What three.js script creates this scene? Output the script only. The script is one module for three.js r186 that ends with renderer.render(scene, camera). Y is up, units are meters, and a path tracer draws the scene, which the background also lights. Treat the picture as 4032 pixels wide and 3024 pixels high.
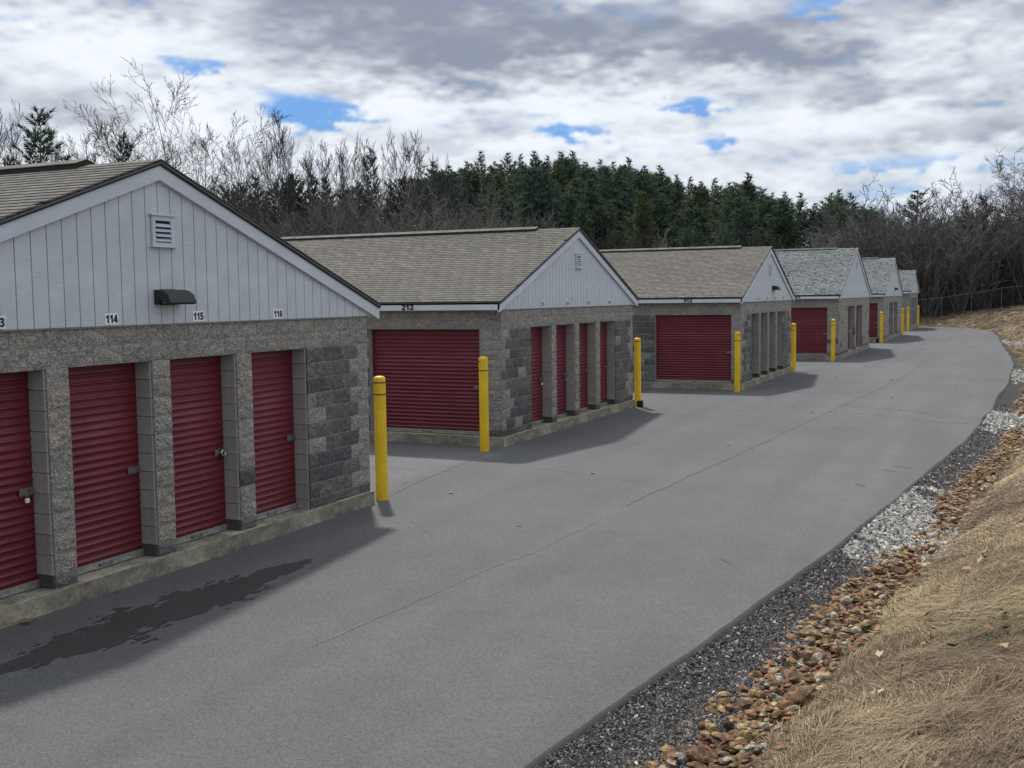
import * as THREE from 'three';
import { mergeGeometries, toCreasedNormals } from 'three/addons/utils/BufferGeometryUtils.js';
import { FontLoader } from 'three/addons/loaders/FontLoader.js';
import { TextGeometry } from 'three/addons/geometries/TextGeometry.js';
import { RoundedBoxGeometry } from 'three/addons/geometries/RoundedBoxGeometry.js';

// ------------------------------------------------------------------ camera, sky, sun, exposure
const R = Math.PI / 180;
const scene = new THREE.Scene();
const camera = new THREE.PerspectiveCamera(39.03, 4 / 3, 0.1, 6000);
camera.rotation.order = 'YXZ';
camera.rotation.set(-4.6 * R, 24.6 * R, -0.69 * R);
camera.position.set(0, 3, 0);
scene.add(camera);
const renderer = new THREE.WebGLRenderer({ antialias: true });
renderer.toneMapping = THREE.LinearToneMapping;
renderer.toneMappingExposure = 1.12;
renderer.shadowMap.enabled = true;
const toSun = new THREE.Vector3(-0.40, 1, -0.57).normalize();
const sun = new THREE.DirectionalLight(new THREE.Color().setRGB(1, 0.955, 0.88), 3.0);
sun.position.copy(toSun).multiplyScalar(150).add(new THREE.Vector3(-8, 0, -45));
sun.target.position.set(-8, 0, -45);
sun.castShadow = true; sun.shadow.radius = 5; sun.shadow.mapSize.set(4096, 4096);
Object.assign(sun.shadow.camera, { left: -75, right: 75, top: 75, bottom: -75, near: 1, far: 400 });
scene.add(sun, sun.target);

// ------------------------------------------------------------------ random numbers and noise
function rng(seed) { let s = seed >>> 0; return () => { s = (s + 0x6D2B79F5) >>> 0; let t = s; t = Math.imul(t ^ (t >>> 15), t | 1); t ^= t + Math.imul(t ^ (t >>> 7), t | 61); return ((t ^ (t >>> 14)) >>> 0) / 4294967296; }; }
const clamp = (x, a, b) => x < a ? a : x > b ? b : x;
const lerp = (a, b, t) => a + (b - a) * t;
const sstep = (a, b, x) => { const t = clamp((x - a) / (b - a), 0, 1); return t * t * (3 - 2 * t); };
const P = new Uint8Array(512); { const r = rng(7); const p = [...Array(256).keys()]; for (let i = 255; i > 0; i--) { const j = Math.floor(r() * (i + 1)); [p[i], p[j]] = [p[j], p[i]]; } for (let i = 0; i < 512; i++) P[i] = p[i & 255]; }
const V = new Float32Array(256); { const r = rng(99); for (let i = 0; i < 256; i++) V[i] = r(); }
function n3(x, y, z) {      // value noise 0..1
  const X = Math.floor(x), Y = Math.floor(y), Z = Math.floor(z); let u = x - X, v = y - Y, w = z - Z;
  u = u * u * (3 - 2 * u); v = v * v * (3 - 2 * v); w = w * w * (3 - 2 * w);
  const a = X & 255, b = (X + 1) & 255, y0 = Y & 255, y1 = (Y + 1) & 255, z0 = Z & 255, z1 = (Z + 1) & 255;
  const h = (i, j, k) => V[P[P[P[i] + j] + k]];
  const c0 = lerp(lerp(h(a, y0, z0), h(b, y0, z0), u), lerp(h(a, y1, z0), h(b, y1, z0), u), v);
  const c1 = lerp(lerp(h(a, y0, z1), h(b, y0, z1), u), lerp(h(a, y1, z1), h(b, y1, z1), u), v);
  return lerp(c0, c1, w);
}
const n2 = (x, y) => n3(x, y, 3.7);
function fbm(x, y, z, o = 4) { let s = 0, a = 0.5, t = 0; for (let i = 0; i < o; i++) { s += a * n3(x, y, z); t += a; a *= 0.5; x = x * 2.03 + 17.1; y = y * 2.03 + 5.3; z = z * 2.03 + 9.7; } return s / t; }
function tn(x, y, p) {      // value noise that repeats every p cells
  const X = Math.floor(x), Y = Math.floor(y); let u = x - X, v = y - Y; u = u * u * (3 - 2 * u); v = v * v * (3 - 2 * v);
  const m = (i) => ((i % p) + p) % p, h = (i, j) => V[P[P[m(i) & 255] + (m(j) & 255)]];
  return lerp(lerp(h(X, Y), h(X + 1, Y), u), lerp(h(X, Y + 1), h(X + 1, Y + 1), u), v);
}

// ------------------------------------------------------------------ sky: broken cloud with blue gaps
{
  const W = 4096, H = 2048, data = new Float32Array(W * H * 4);
  const holes = [[34.9, 9.5, 2.3, 0.75, 1.15], [40.2, 11.5, 1.3, 0.4, 0.8], [37.2, 10.4, 1.2, 0.35, 0.35], [21.3, 8.55, 1.3, 0.45, 0.95], [15.2, 9.65, 1.3, 0.34, 0.9], [14.2, 7.7, 0.9, 0.36, 0.75], [9.4, 13.9, 1.5, 0.5, 0.6], [4.5, 6.3, 3.6, 0.4, 0.5], [6, 5.0, 1.6, 0.3, 0.4], [48.5, 13.2, 0.9, 0.3, 0.35]];
  const darks = [[29, 14.2, 9, 2.6, 0.60], [22, 12.4, 9, 1.25, 0.42], [34, 16, 5, 2, 0.3], [13, 12.5, 5, 1.3, 0.42], [49, 15.6, 4, 1.1, 0.5], [1, 14.0, 4.5, 1.8, 0.42], [1.5, 7.7, 5, 0.6, 0.42], [45.5, 9.2, 3.2, 1.0, 0.46], [27.4, 7.9, 3.4, 0.9, 0.3], [7, 9.8, 4.5, 0.7, 0.3], [9, 11.5, 4, 0.9, 0.2]];
  const lights = [[45, 12.0, 4.5, 0.9, 0.34], [25, 9.6, 9, 0.7, 0.34], [17.5, 12.0, 1.4, 0.5, 0.45], [31, 7.3, 3.4, 0.9, 0.3], [18, 7.6, 5, 0.8, 0.3], [40, 10.0, 2.8, 0.9, 0.3], [20, 14.6, 2.6, 0.8, 0.3], [7, 8.2, 4, 0.6, 0.25]];
  const cNoise = (x, z, y, s) => fbm(x * s, z * s, y, 6);
  for (let j = 0; j < H; j++) {
    const el = ((j + 0.5) / H - 0.5) * Math.PI, sy = Math.sin(el), cy = Math.cos(el), eld = el / R;
    for (let i = 0; i < W; i++) {
      const k = (j * W + i) * 4;
      if (eld < -1) { data[k] = 0.16; data[k + 1] = 0.16; data[k + 2] = 0.17; data[k + 3] = 1; continue; }
      const ph = ((i + 0.5) / W - 0.5) * 2 * Math.PI, dx = cy * Math.cos(ph), dz = cy * Math.sin(ph);
      const pl = 1 / (Math.max(sy, 0) + 0.09), px = dx * pl, pz = dz * pl;
      const bil = 1 - Math.abs(2 * fbm(dx * 9, sy * 24, dz * 9, 4) - 1) * 2.6;                  // rounded heads
      const wx = n3(px * 1.7, pz * 1.7, 1.5) - 0.5, wz = n3(px * 1.7, pz * 1.7, 8.5) - 0.5;
      const big = fbm(px * 0.55 + wx * 0.5, pz * 0.55 + wz * 0.5, 4.2, 3);
      const mid = cNoise(px + wx * 0.35, pz + wz * 0.35, 2.2, 1.5);
      const puff = fbm(dx * 15 + wx, sy * 32, dz * 15 + wz, 5);        // billows seen from the side, low down
      let az = Math.atan2(-dx, -dz) / R;                                   // left of the drive's direction
      let dark = -0.10 + (big - 0.50) * 1.9 + (mid - 0.5) * 1.3, gap = (mid - 0.60) * 2.2 - (big - 0.5) * 1.8 - 0.75;
      if (az > -14 && az < 62 && eld < 24) {
        const f = fbm(az * 0.42, eld * 1.25, 5, 5) - 0.5, g = fbm(az * 0.42 + 40, eld * 1.25, 9, 5) - 0.5, f2 = fbm(az * 1.5, eld * 4.2, 15, 4) - 0.5;
        const A = az + f * 5.5 + f2 * 1.6, E = eld + g * 2.2 + f2 * 0.8, A2 = az + f * 2.4 + f2 * 2.2, E2 = eld + g * 0.9 + f2 * 1.0;
        const keep = 1 - sstep(-14, -4, az) * (1 - sstep(52, 62, az)) * (1 - sstep(17, 24, eld));
        let d = -0.18 + (puff - 0.5) * 0.55 + f * 0.55 + f2 * 0.45 - (bil - 0.5) * 0.30, h = -0.55 - (bil - 0.6) * 0.22;
        for (const [a, e, sa, se, w] of darks) { const q = ((A - a) / sa) ** 2 + ((E - e) / se) ** 2; if (q < 9) d += w * 1.25 * Math.exp(-q * 0.8); }
        for (const [a, e, sa, se, w] of lights) { const q = ((A - a) / sa) ** 2 + ((E - e) / se) ** 2; if (q < 9) d -= w * Math.exp(-q * 0.8); }
        for (const [a, e, sa, se, w] of holes) { const q = ((A2 - a) / sa) ** 2 + ((E2 - e) / se) ** 2; if (q < 8) h += w * Math.exp(-q * q * 0.5); }
        dark = lerp(d, dark, keep); gap = lerp(h + 0.36 + f2 * 0.8 + f * 0.3, gap, keep);
      }
      const billow = (puff - 0.5) * 0.34 * (1 - sstep(18, 40, eld));
      const t = sstep(-0.55, 0.75, dark - billow);                       // 0 bright tops, 1 grey undersides
      const c = 0.95 * sstep(-0.12, 0.78, gap);                                    // 1 blue
      const cs = dx * toSun.x + sy * toSun.y + dz * toSun.z, glow = 1 + 0.5 * Math.pow(Math.max(cs, 0), 10);
      const low = 1 - sstep(2, 9, eld);
      let r = lerp(0.80, 0.255, t), g = lerp(0.845, 0.28, t), b = lerp(0.895, 0.36, t);
      r = lerp(r, 0.62, low * 0.35); g = lerp(g, 0.70, low * 0.35); b = lerp(b, 0.80, low * 0.35);
      const br = lerp(0.15, 0.32, low), bg = lerp(0.36, 0.54, low), bb = lerp(0.74, 0.80, low);
      data[k] = lerp(r * glow, br, c); data[k + 1] = lerp(g * glow, bg, c); data[k + 2] = lerp(b * glow, bb, c); data[k + 3] = 1;
    }
  }
  const sky = new THREE.DataTexture(data, W, H, THREE.RGBAFormat, THREE.FloatType);
  sky.mapping = THREE.EquirectangularReflectionMapping; sky.magFilter = THREE.LinearFilter; sky.minFilter = THREE.LinearFilter; sky.needsUpdate = true;
  scene.background = sky; scene.environment = sky;
}

// ------------------------------------------------------------------ helpers: names, labels, textures, geometry
const taken = {};
function numbered(n) { const k = taken[n] = (taken[n] ?? -1) + 1; return k ? n + '_' + String(k).padStart(3, '0') : n; }
function shade(o) { o.traverse((c) => { if (c.isMesh) { c.castShadow = true; c.receiveShadow = true; } }); return o; }
function tag(o, label, category, group, kind) { o.userData.label = label; o.userData.category = category; if (group) o.userData.group = group; if (kind) o.userData.kind = kind; return o; }
function group(name, parent = scene) { const g = new THREE.Group(); g.name = parent === scene ? numbered(name) : name; parent.add(g); return g; }
function mesh(name, geo, mat, parent = scene) { const m = new THREE.Mesh(geo, mat); m.name = parent === scene ? numbered(name) : name; m.castShadow = m.receiveShadow = true; parent.add(m); return m; }
function structure(name, geo, mat) { const m = mesh(name, geo, mat); m.userData.kind = 'structure'; return m; }
function tex(size, fn, srgb = true) {
  const d = new Uint8Array(size * size * 4);
  for (let j = 0; j < size; j++) for (let i = 0; i < size; i++) { const c = fn(i / size, j / size, i, j), k = (j * size + i) * 4; if (typeof c === 'number') d[k] = d[k + 1] = d[k + 2] = clamp(c, 0, 1) * 255; else { d[k] = clamp(c[0], 0, 1) * 255; d[k + 1] = clamp(c[1], 0, 1) * 255; d[k + 2] = clamp(c[2], 0, 1) * 255; } d[k + 3] = 255; }
  const t = new THREE.DataTexture(d, size, size); t.wrapS = t.wrapT = THREE.RepeatWrapping; t.magFilter = THREE.LinearFilter; t.minFilter = THREE.LinearMipmapLinearFilter; t.generateMipmaps = true; if (srgb) t.colorSpace = THREE.SRGBColorSpace; t.needsUpdate = true; return t;
}
const rep = (t, m) => { const c = t.clone(); c.repeat.set(1 / m, 1 / m); c.needsUpdate = true; return c; };   // uv are metres
const rgb = (r, g, b) => new THREE.Color().setRGB(r, g, b);
function std(o) { return new THREE.MeshStandardMaterial(o); }
function boxUV(geo, s = 1, ox = 0, oy = 0) {         // uv in metres from the dominant axis of each face
  const g = geo.index ? geo.toNonIndexed() : geo, p = g.attributes.position, n = p.count, uv = new Float32Array(n * 2), a = new THREE.Vector3(), b = new THREE.Vector3(), c = new THREE.Vector3();
  for (let i = 0; i < n; i += 3) {
    a.fromBufferAttribute(p, i); b.fromBufferAttribute(p, i + 1).sub(a); c.fromBufferAttribute(p, i + 2).sub(a); b.cross(c);
    const x = Math.abs(b.x), y = Math.abs(b.y), z = Math.abs(b.z);
    for (let k = 0; k < 3; k++) { const X = p.getX(i + k), Y = p.getY(i + k), Z = p.getZ(i + k); const [u, v] = x >= y && x >= z ? [Z, Y] : y >= z ? [X, Z] : [X, Y]; uv[(i + k) * 2] = u * s + ox; uv[(i + k) * 2 + 1] = v * s + oy; }
  }
  g.setAttribute('uv', new THREE.BufferAttribute(uv, 2)); return g;
}
function box(x0, x1, y0, y1, z0, z1, ch = 0) {        // box between two corners, uv in metres
  const w = Math.abs(x1 - x0), h = Math.abs(y1 - y0), d = Math.abs(z1 - z0);
  const g = ch ? new RoundedBoxGeometry(w, h, d, 1, Math.min(ch, w / 2.1, h / 2.1, d / 2.1)) : new THREE.BoxGeometry(w, h, d);
  g.translate((x0 + x1) / 2, (y0 + y1) / 2, (z0 + z1) / 2); return boxUV(g);
}
function merge(list) { const l = list.map((g) => { const q = g.index ? g.toNonIndexed() : g; for (const k of Object.keys(q.attributes)) if (!['position', 'normal', 'uv', 'color'].includes(k)) q.deleteAttribute(k); return q; }); return mergeGeometries(l); }
function prism(pts, a0, a1, axis = 'x') {             // polygon in (z,y) run along x, or in (x,y) run along z
  const s = new THREE.Shape(pts.map(([u, v]) => new THREE.Vector2(u, v)));
  const g = new THREE.ExtrudeGeometry(s, { depth: Math.abs(a1 - a0), bevelEnabled: false });
  if (axis === 'x') { g.rotateY(-Math.PI / 2); g.scale(1, 1, 1); g.translate(Math.max(a0, a1), 0, 0); } else g.translate(0, 0, Math.min(a0, a1));
  g.computeVertexNormals(); return boxUV(g);
}
function paint(geo, r, g, b) { const n = geo.attributes.position.count, c = new Float32Array(n * 3); for (let i = 0; i < n; i++) { c[i * 3] = r; c[i * 3 + 1] = g; c[i * 3 + 2] = b; } geo.setAttribute('color', new THREE.BufferAttribute(c, 3)); return geo; }
// ------------------------------------------------------------------ textures and materials
const speck = (seed, s) => { const r = rng(seed), a = new Float32Array(s * s); for (let i = 0; i < s * s; i++) a[i] = r(); return a; };
const sA = speck(1, 1024), sB = speck(2, 512);
const tAsphalt = tex(1024, (u, v, i, j) => {
  const q = tn(u * 170, v * 170, 170), w = tn(u * 90 + 5, v * 90, 90), s = sA[j * 1024 + i], m = tn(u * 9, v * 9, 9), m2 = tn(u * 3, v * 3, 3);
  let g = 0.70 + (q - 0.5) * 0.16 + (w - 0.5) * 0.06 + (s - 0.5) * 0.22 + (m - 0.5) * 0.025 + (m2 - 0.5) * 0.02;
  if (s > 0.9975) g += 0.28; if (tn(u * 230, v * 230 + 9, 230) < 0.16) g -= 0.16;
  return [g, g * 0.995, g * 0.995];
});
const bAsphalt = tex(512, (u, v, i, j) => 0.5 + (tn(u * 150, v * 150, 150) - 0.5) * 0.7 + (sB[j * 512 + i] - 0.5) * 0.35, false);
const tBlock = tex(512, (u, v, i, j) => {
  const q = tn(u * 60, v * 60, 60), w = tn(u * 22, v * 22, 22), m = tn(u * 5, v * 5, 5), s = sB[j * 512 + i];
  let g = 0.76 + (q - 0.5) * 0.34 + (w - 0.5) * 0.12 + (m - 0.5) * 0.08 + (s - 0.5) * 0.16;
  const wm = (tn(u * 14 + 3, v * 14, 14) - 0.5) * 0.03;
  if (s > 0.992) g += 0.25;
  return [g + wm, g + wm * 0.3, g - wm * 0.6];
});
const bBlock = tex(512, (u, v, i, j) => 0.5 + (tn(u * 46, v * 46, 46) - 0.5) * 0.8 + (tn(u * 110, v * 110, 110) - 0.5) * 0.45, false);
const tSmooth = tex(512, (u, v, i, j) => { const g = 0.78 + (tn(u * 9, v * 9, 9) - 0.5) * 0.10 + (tn(u * 80, v * 80, 80) - 0.5) * 0.07 + (sB[j * 512 + i] - 0.5) * 0.09 + (tn(u * 30, v * 3, 3) - 0.5) * 0.05; return [g, g * 0.99, g * 0.975]; });
const tConcrete = tex(512, (u, v, i, j) => {
  const a = tn(u * 6, v * 6, 6), b = tn(u * 24, v * 24, 24), c = tn(u * 90, v * 90, 90), d = tn(u * 5 + 7, v * 5, 5) * 0.6 + tn(u * 15, v * 15 + 3, 15) * 0.4;
  let g = 0.72 + (a - 0.5) * 0.30 + (b - 0.5) * 0.18 + (c - 0.5) * 0.14 + (sB[j * 512 + i] - 0.5) * 0.1; const stain = sstep(0.55, 0.72, d) * 0.20; g -= stain;
  return [g * 1.02, g, g * (0.93 - stain * 0.2)];
});
const tShingle = tex(512, (u, v, i, j) => { const g = 0.76 + (sB[j * 512 + i] - 0.5) * 0.26 + (tn(u * 7, v * 7, 7) - 0.5) * 0.2 + (tn(u * 40, v * 40, 40) - 0.5) * 0.12; return [g, g * 0.985, g * 0.955]; });
const tSiding = tex(512, (u, v, i, j) => { const g = 0.88 + (tn(u * 12, v * 128, 128) - 0.5) * 0.05 + (tn(u * 5, v * 5, 5) - 0.5) * 0.05 + (sB[j * 512 + i] - 0.5) * 0.03; return [g, g, g]; });
const bSiding = tex(512, (u, v) => 0.5 + (tn(u * 7, v * 64, 64) - 0.5) * 0.6 + (tn(u * 16, v * 128, 128) - 0.5) * 0.4, false);
const tDoor = tex(512, (u, v, i, j) => { const g = 0.84 + (tn(u * 6, v * 4, 6) - 0.5) * 0.10 + (tn(u * 40, v * 40, 40) - 0.5) * 0.05 + (tn(u * 50, v * 3, 50) - 0.5) * 0.05; return [g, g * 0.99, g]; });
const tEarth = tex(1024, (u, v, i, j) => { const g = 0.62 + (tn(u * 120, v * 120, 120) - 0.5) * 0.36 + (tn(u * 40, v * 40, 40) - 0.5) * 0.3 + (sA[j * 1024 + i] - 0.5) * 0.25; return [g, g * 0.97, g * 0.92]; });
const tMetal = tex(256, (u, v) => { const g = 0.8 + (tn(u * 20, v * 20, 20) - 0.5) * 0.2 + (tn(u * 4, v * 60, 60) - 0.5) * 0.08; return [g, g, g]; });
const tYellow = tex(512, (u, v, i, j) => { let g = 0.92 + (tn(u * 5, v * 5, 5) - 0.5) * 0.07 + (tn(u * 60, v * 12, 60) - 0.5) * 0.04; const scuff = tn(u * 26, v * 26 + 4, 26); if (scuff > 0.93) g -= 0.22; return [g, g, g * 0.97]; });

const M = {
  asphalt: std({ map: rep(tAsphalt, 1.9), bumpMap: rep(bAsphalt, 0.9), bumpScale: 0.004, roughness: 0.88, vertexColors: true }),
  seamFaint: std({ color: rgb(0.14, 0.139, 0.14), roughness: 0.9 }),
  seam: std({ color: rgb(0.085, 0.084, 0.084), roughness: 0.9 }),
  dust: std({ map: rep(tAsphalt, 1.3), color: rgb(0.33, 0.31, 0.28), roughness: 0.95 }),
  wet: std({ map: rep(tAsphalt, 1.9), color: rgb(0.105, 0.107, 0.113), roughness: 0.38, bumpMap: rep(bAsphalt, 0.9), bumpScale: 0.003 }),
  ground: std({ map: rep(tEarth, 2.3), vertexColors: true, roughness: 1, bumpMap: rep(tEarth, 1.1), bumpScale: 0.02 }),
  mortar: std({ map: rep(tSmooth, 0.8), color: rgb(0.60, 0.59, 0.575), roughness: 0.95 }),
  wallFar: std({ map: rep(tBlock, 0.6), color: rgb(0.50, 0.48, 0.455), roughness: 0.95, bumpMap: rep(bBlock, 0.5), bumpScale: 0.012 }),
  jamb: [0.60, 0.565, 0.63].map((c, i) => std({ map: rep(tSmooth, 0.7 + i * 0.13), color: rgb(c, c * 0.98, c * 0.965), roughness: 0.95 })),
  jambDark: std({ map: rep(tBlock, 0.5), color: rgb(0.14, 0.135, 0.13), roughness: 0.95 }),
  block: [[0.65, 0.605, 0.545], [0.62, 0.585, 0.54], [0.58, 0.555, 0.525], [0.64, 0.585, 0.52]].map((c, i) => std({ map: rep(tBlock, 0.52 + i * 0.07), color: rgb(...c), roughness: 0.95, bumpMap: rep(bBlock, 0.42 + i * 0.05), bumpScale: 0.018 })),
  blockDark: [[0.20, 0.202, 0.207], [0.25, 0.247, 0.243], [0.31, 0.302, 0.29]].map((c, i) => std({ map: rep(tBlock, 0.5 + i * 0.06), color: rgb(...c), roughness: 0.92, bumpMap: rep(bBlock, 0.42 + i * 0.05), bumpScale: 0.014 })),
  slab: std({ map: rep(tConcrete, 2.3), color: rgb(0.61, 0.59, 0.545), roughness: 0.95, bumpMap: rep(tConcrete, 0.6), bumpScale: 0.012 }),
  siding: std({ map: rep(tSiding, 0.9), color: rgb(0.69, 0.745, 0.795), roughness: 0.7, bumpMap: rep(bSiding, 0.3), bumpScale: 0.0012 }),
    trim: std({ map: rep(tSiding, 1.3), color: rgb(0.73, 0.785, 0.88), roughness: 0.6 }),
  fascia: std({ map: rep(tSiding, 1.3), color: rgb(0.82, 0.845, 0.89), roughness: 0.6 }),
  drip: std({ color: rgb(0.075, 0.092, 0.115), roughness: 0.55 }),
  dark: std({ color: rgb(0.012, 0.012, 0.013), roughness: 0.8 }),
  door: std({ map: rep(tDoor, 1.7), color: rgb(0.225, 0.029, 0.045), roughness: 0.4 }),
  alu: std({ map: rep(tMetal, 0.5), color: rgb(0.55, 0.55, 0.54), roughness: 0.5, metalness: 0.55 }),
  galv: std({ map: rep(tMetal, 0.3), color: rgb(0.34, 0.34, 0.33), roughness: 0.5, metalness: 0.6 }),
  chrome: std({ color: rgb(0.75, 0.75, 0.75), roughness: 0.22, metalness: 1 }),
  white: std({ color: rgb(0.80, 0.81, 0.82), roughness: 0.55 }),
  black: std({ color: rgb(0.014, 0.014, 0.016), roughness: 0.6 }),
  bronze: std({ color: rgb(0.026, 0.025, 0.025), roughness: 0.5, metalness: 0.2 }),
  lens: std({ color: rgb(0.35, 0.36, 0.36), roughness: 0.25 }),
  yellow: std({ map: rep(tYellow, 0.8), color: rgb(0.93, 0.61, 0.016), roughness: 0.42 }),
  redTape: std({ color: rgb(0.20, 0.014, 0.012), roughness: 0.5 }),
  bait: std({ color: rgb(0.02, 0.02, 0.022), roughness: 0.45 }),
  fence: std({ color: rgb(0.13, 0.137, 0.14), roughness: 0.6, metalness: 0.3 }),
};
const shingleTone = { old: [[0.262, 0.252, 0.238], [0.236, 0.227, 0.216], [0.285, 0.273, 0.258], [0.25, 0.24, 0.228]], green: [[0.27, 0.315, 0.345], [0.295, 0.34, 0.365], [0.205, 0.245, 0.275], [0.31, 0.352, 0.372]] };
M.shingle = shingleTone.old.map((c, i) => std({ map: rep(tShingle, 0.6 + i * 0.08), color: rgb(...c), roughness: 0.95 }));
M.shingleMix = std({ map: rep(tShingle, 0.73), vertexColors: true, roughness: 0.95 });

// ------------------------------------------------------------------ the lie of the land
const EDGE = [[-5.2, 12], [-4.6, 8], [-3.6, 0], [-2.78, -6.12], [-2.55, -7.85], [-2.23, -9.82], [-2.05, -11.36], [-1.75, -13.97], [-1.35, -17.76], [-1.05, -20.77], [-0.67, -24.87], [-0.39, -29.58], [0, -39.2], [0.27, -49], [0.14, -55.2], [-0.22, -64.7], [-0.55, -78.4], [-1.1, -89.4], [-2.76, -96.1], [-5.02, -99.5], [-7.4, -101.7], [-13, -104.4], [-46, -107]];
function edgeX(z) { if (z > 12) return -5.2; for (let i = 0; i < EDGE.length - 1; i++) if (z <= EDGE[i][1] && z >= EDGE[i + 1][1]) { const t = (z - EDGE[i][1]) / (EDGE[i + 1][1] - EDGE[i][1]); return lerp(EDGE[i][0], EDGE[i + 1][0], t); } return -46; }
function edgeDist(x, z) {         // metres outside the asphalt (negative on it)
  let m = 1e9; for (let i = 0; i < EDGE.length - 1; i++) { const [ax, az] = EDGE[i], [bx, bz] = EDGE[i + 1], ex = bx - ax, ez = bz - az, t = clamp(((x - ax) * ex + (z - az) * ez) / (ex * ex + ez * ez), 0, 1), q = Math.hypot(x - ax - ex * t, z - az - ez * t); if (q < m) m = q; }
  return (z > -107 && x < edgeX(z)) ? -m : m;
}
const CREST = [[-180, 6], [-60, 9], [-20, 8], [-5, 8], [0, 9], [4, 10], [8, 14], [11, 16], [15.4, 20], [19, 24], [22, 26], [25, 24.5], [28.8, 20], [32, 19], [40, 19], [50, 17], [70, 14], [120, 8], [180, 6]];
function hill(x, z) {
  const a = Math.atan2(-x, -z) / R, r = Math.hypot(x, z); let h = 6;
  for (let i = 0; i < CREST.length - 1; i++) if (a >= CREST[i][0] && a <= CREST[i + 1][0]) { h = lerp(CREST[i][1], CREST[i + 1][1], sstep(0, 1, (a - CREST[i][0]) / (CREST[i + 1][0] - CREST[i][0]))); break; }
  const front = sstep(120, 330, r), back = 1 - 0.75 * sstep(360, 700, r);
  return h * front * back * (0.9 + 0.2 * n2(x * 0.012, z * 0.012)) + (fbm(x * 0.03, z * 0.03, 1, 3) - 0.5) * 2.2 * sstep(115, 150, r) ;
}
function land(x, z) {
  const r = Math.hypot(x, z); let h = -0.12;
  if (r < 260) {
    const d = edgeDist(x, z);
    if (d > 0) {
      const s = lerp(0.50, lerp(0.11, 0.27, sstep(-7, 2, x)), sstep(-62, -95, z)), k = Math.max(0, d - 0.85), top = lerp(3.2, 2.4, sstep(-62, -95, z));
      h = -0.06 - 0.07 * sstep(0, 0.5, d) + top * (1 - Math.exp(-s * k * sstep(0, 0.8, k) / top)) * sstep(0, 1, k * 4);
      h *= 1 - 0.6 * sstep(-116, -130, z);
      h += (fbm(x * 0.9, z * 0.9, 2, 3) - 0.5) * 0.20 * sstep(1.0, 2.2, d) + (fbm(x * 4, z * 4, 7, 2) - 0.5) * 0.05 * sstep(0.2, 1.4, d);
    }
  }
  return h + hill(x, z);
}
function axis(list) { const o = []; for (const [a, b, s] of list) { const n = Math.max(1, Math.round(Math.abs(b - a) / s)); for (let i = 0; i < n; i++) o.push(lerp(a, b, i / n)); } o.push(list[list.length - 1][1]); return o; }
function sheet(xs, zs, yf, cf) {
  const nx = xs.length, nz = zs.length, p = new Float32Array(nx * nz * 3), uv = new Float32Array(nx * nz * 2), c = new Float32Array(nx * nz * 3), ix = [];
  for (let j = 0; j < nz; j++) for (let i = 0; i < nx; i++) { const k = j * nx + i, z = zs[j], x = typeof xs === 'function' ? 0 : xs[i], y = yf(x, z); p.set([x, y, z], k * 3); uv.set([x, z], k * 2); c.set(cf(x, z, y), k * 3); }
  for (let j = 0; j < nz - 1; j++) for (let i = 0; i < nx - 1; i++) { const a = j * nx + i; ix.push(a, a + nx, a + 1, a + 1, a + nx, a + nx + 1); }
  const g = new THREE.BufferGeometry(); g.setAttribute('position', new THREE.BufferAttribute(p, 3)); g.setAttribute('uv', new THREE.BufferAttribute(uv, 2)); g.setAttribute('color', new THREE.BufferAttribute(c, 3)); g.setIndex(ix); g.computeVertexNormals(); return g;
}
{
  const xs = axis([[-2500, -700, 300], [-700, -300, 30], [-300, -60, 8], [-60, -8, 2.6], [-8, -4, 0.8], [-4, 5, 0.2], [5, 20, 1], [20, 120, 6], [120, 500, 38], [500, 2500, 300]]);
  const zs = axis([[1500, 300, 200], [300, 40, 20], [40, 4, 4], [4, -32, 0.25], [-32, -120, 0.8], [-120, -200, 4], [-200, -420, 7], [-420, -800, 30], [-800, -2500, 240]]);
  structure('ground', sheet(xs, zs, land, (x, z) => {
    const n = fbm(x * 0.35, z * 0.35, 3, 4), m = fbm(x * 2.2, z * 2.2, 6, 3), d = Math.hypot(x, z) < 260 ? edgeDist(x, z) : 99;
    const wood = Math.max(sstep(-109, -114, z), sstep(-44, -52, x), sstep(150, 190, Math.hypot(x, z)));
    let c = [0.155 + 0.10 * (m - 0.5) + 0.08 * (n - 0.5), 0.115 + 0.07 * (m - 0.5) + 0.07 * (n - 0.5), 0.075 + 0.04 * (m - 0.5)];   // dead grass and soil
    const sh = 1 - sstep(0.45, 0.85, d + (m - 0.5) * 0.5); const gr = 0.105 + 0.07 * (m - 0.5); c = [lerp(c[0], gr * 1.02, sh), lerp(c[1], gr, sh), lerp(c[2], gr * 1.02, sh)];
    const w = 0.075 + 0.06 * (n - 0.5); return [lerp(c[0], w * 1.15, wood), lerp(c[1], w * 0.92, wood), lerp(c[2], w * 0.72, wood)];
  }), M.ground);
}
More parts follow.
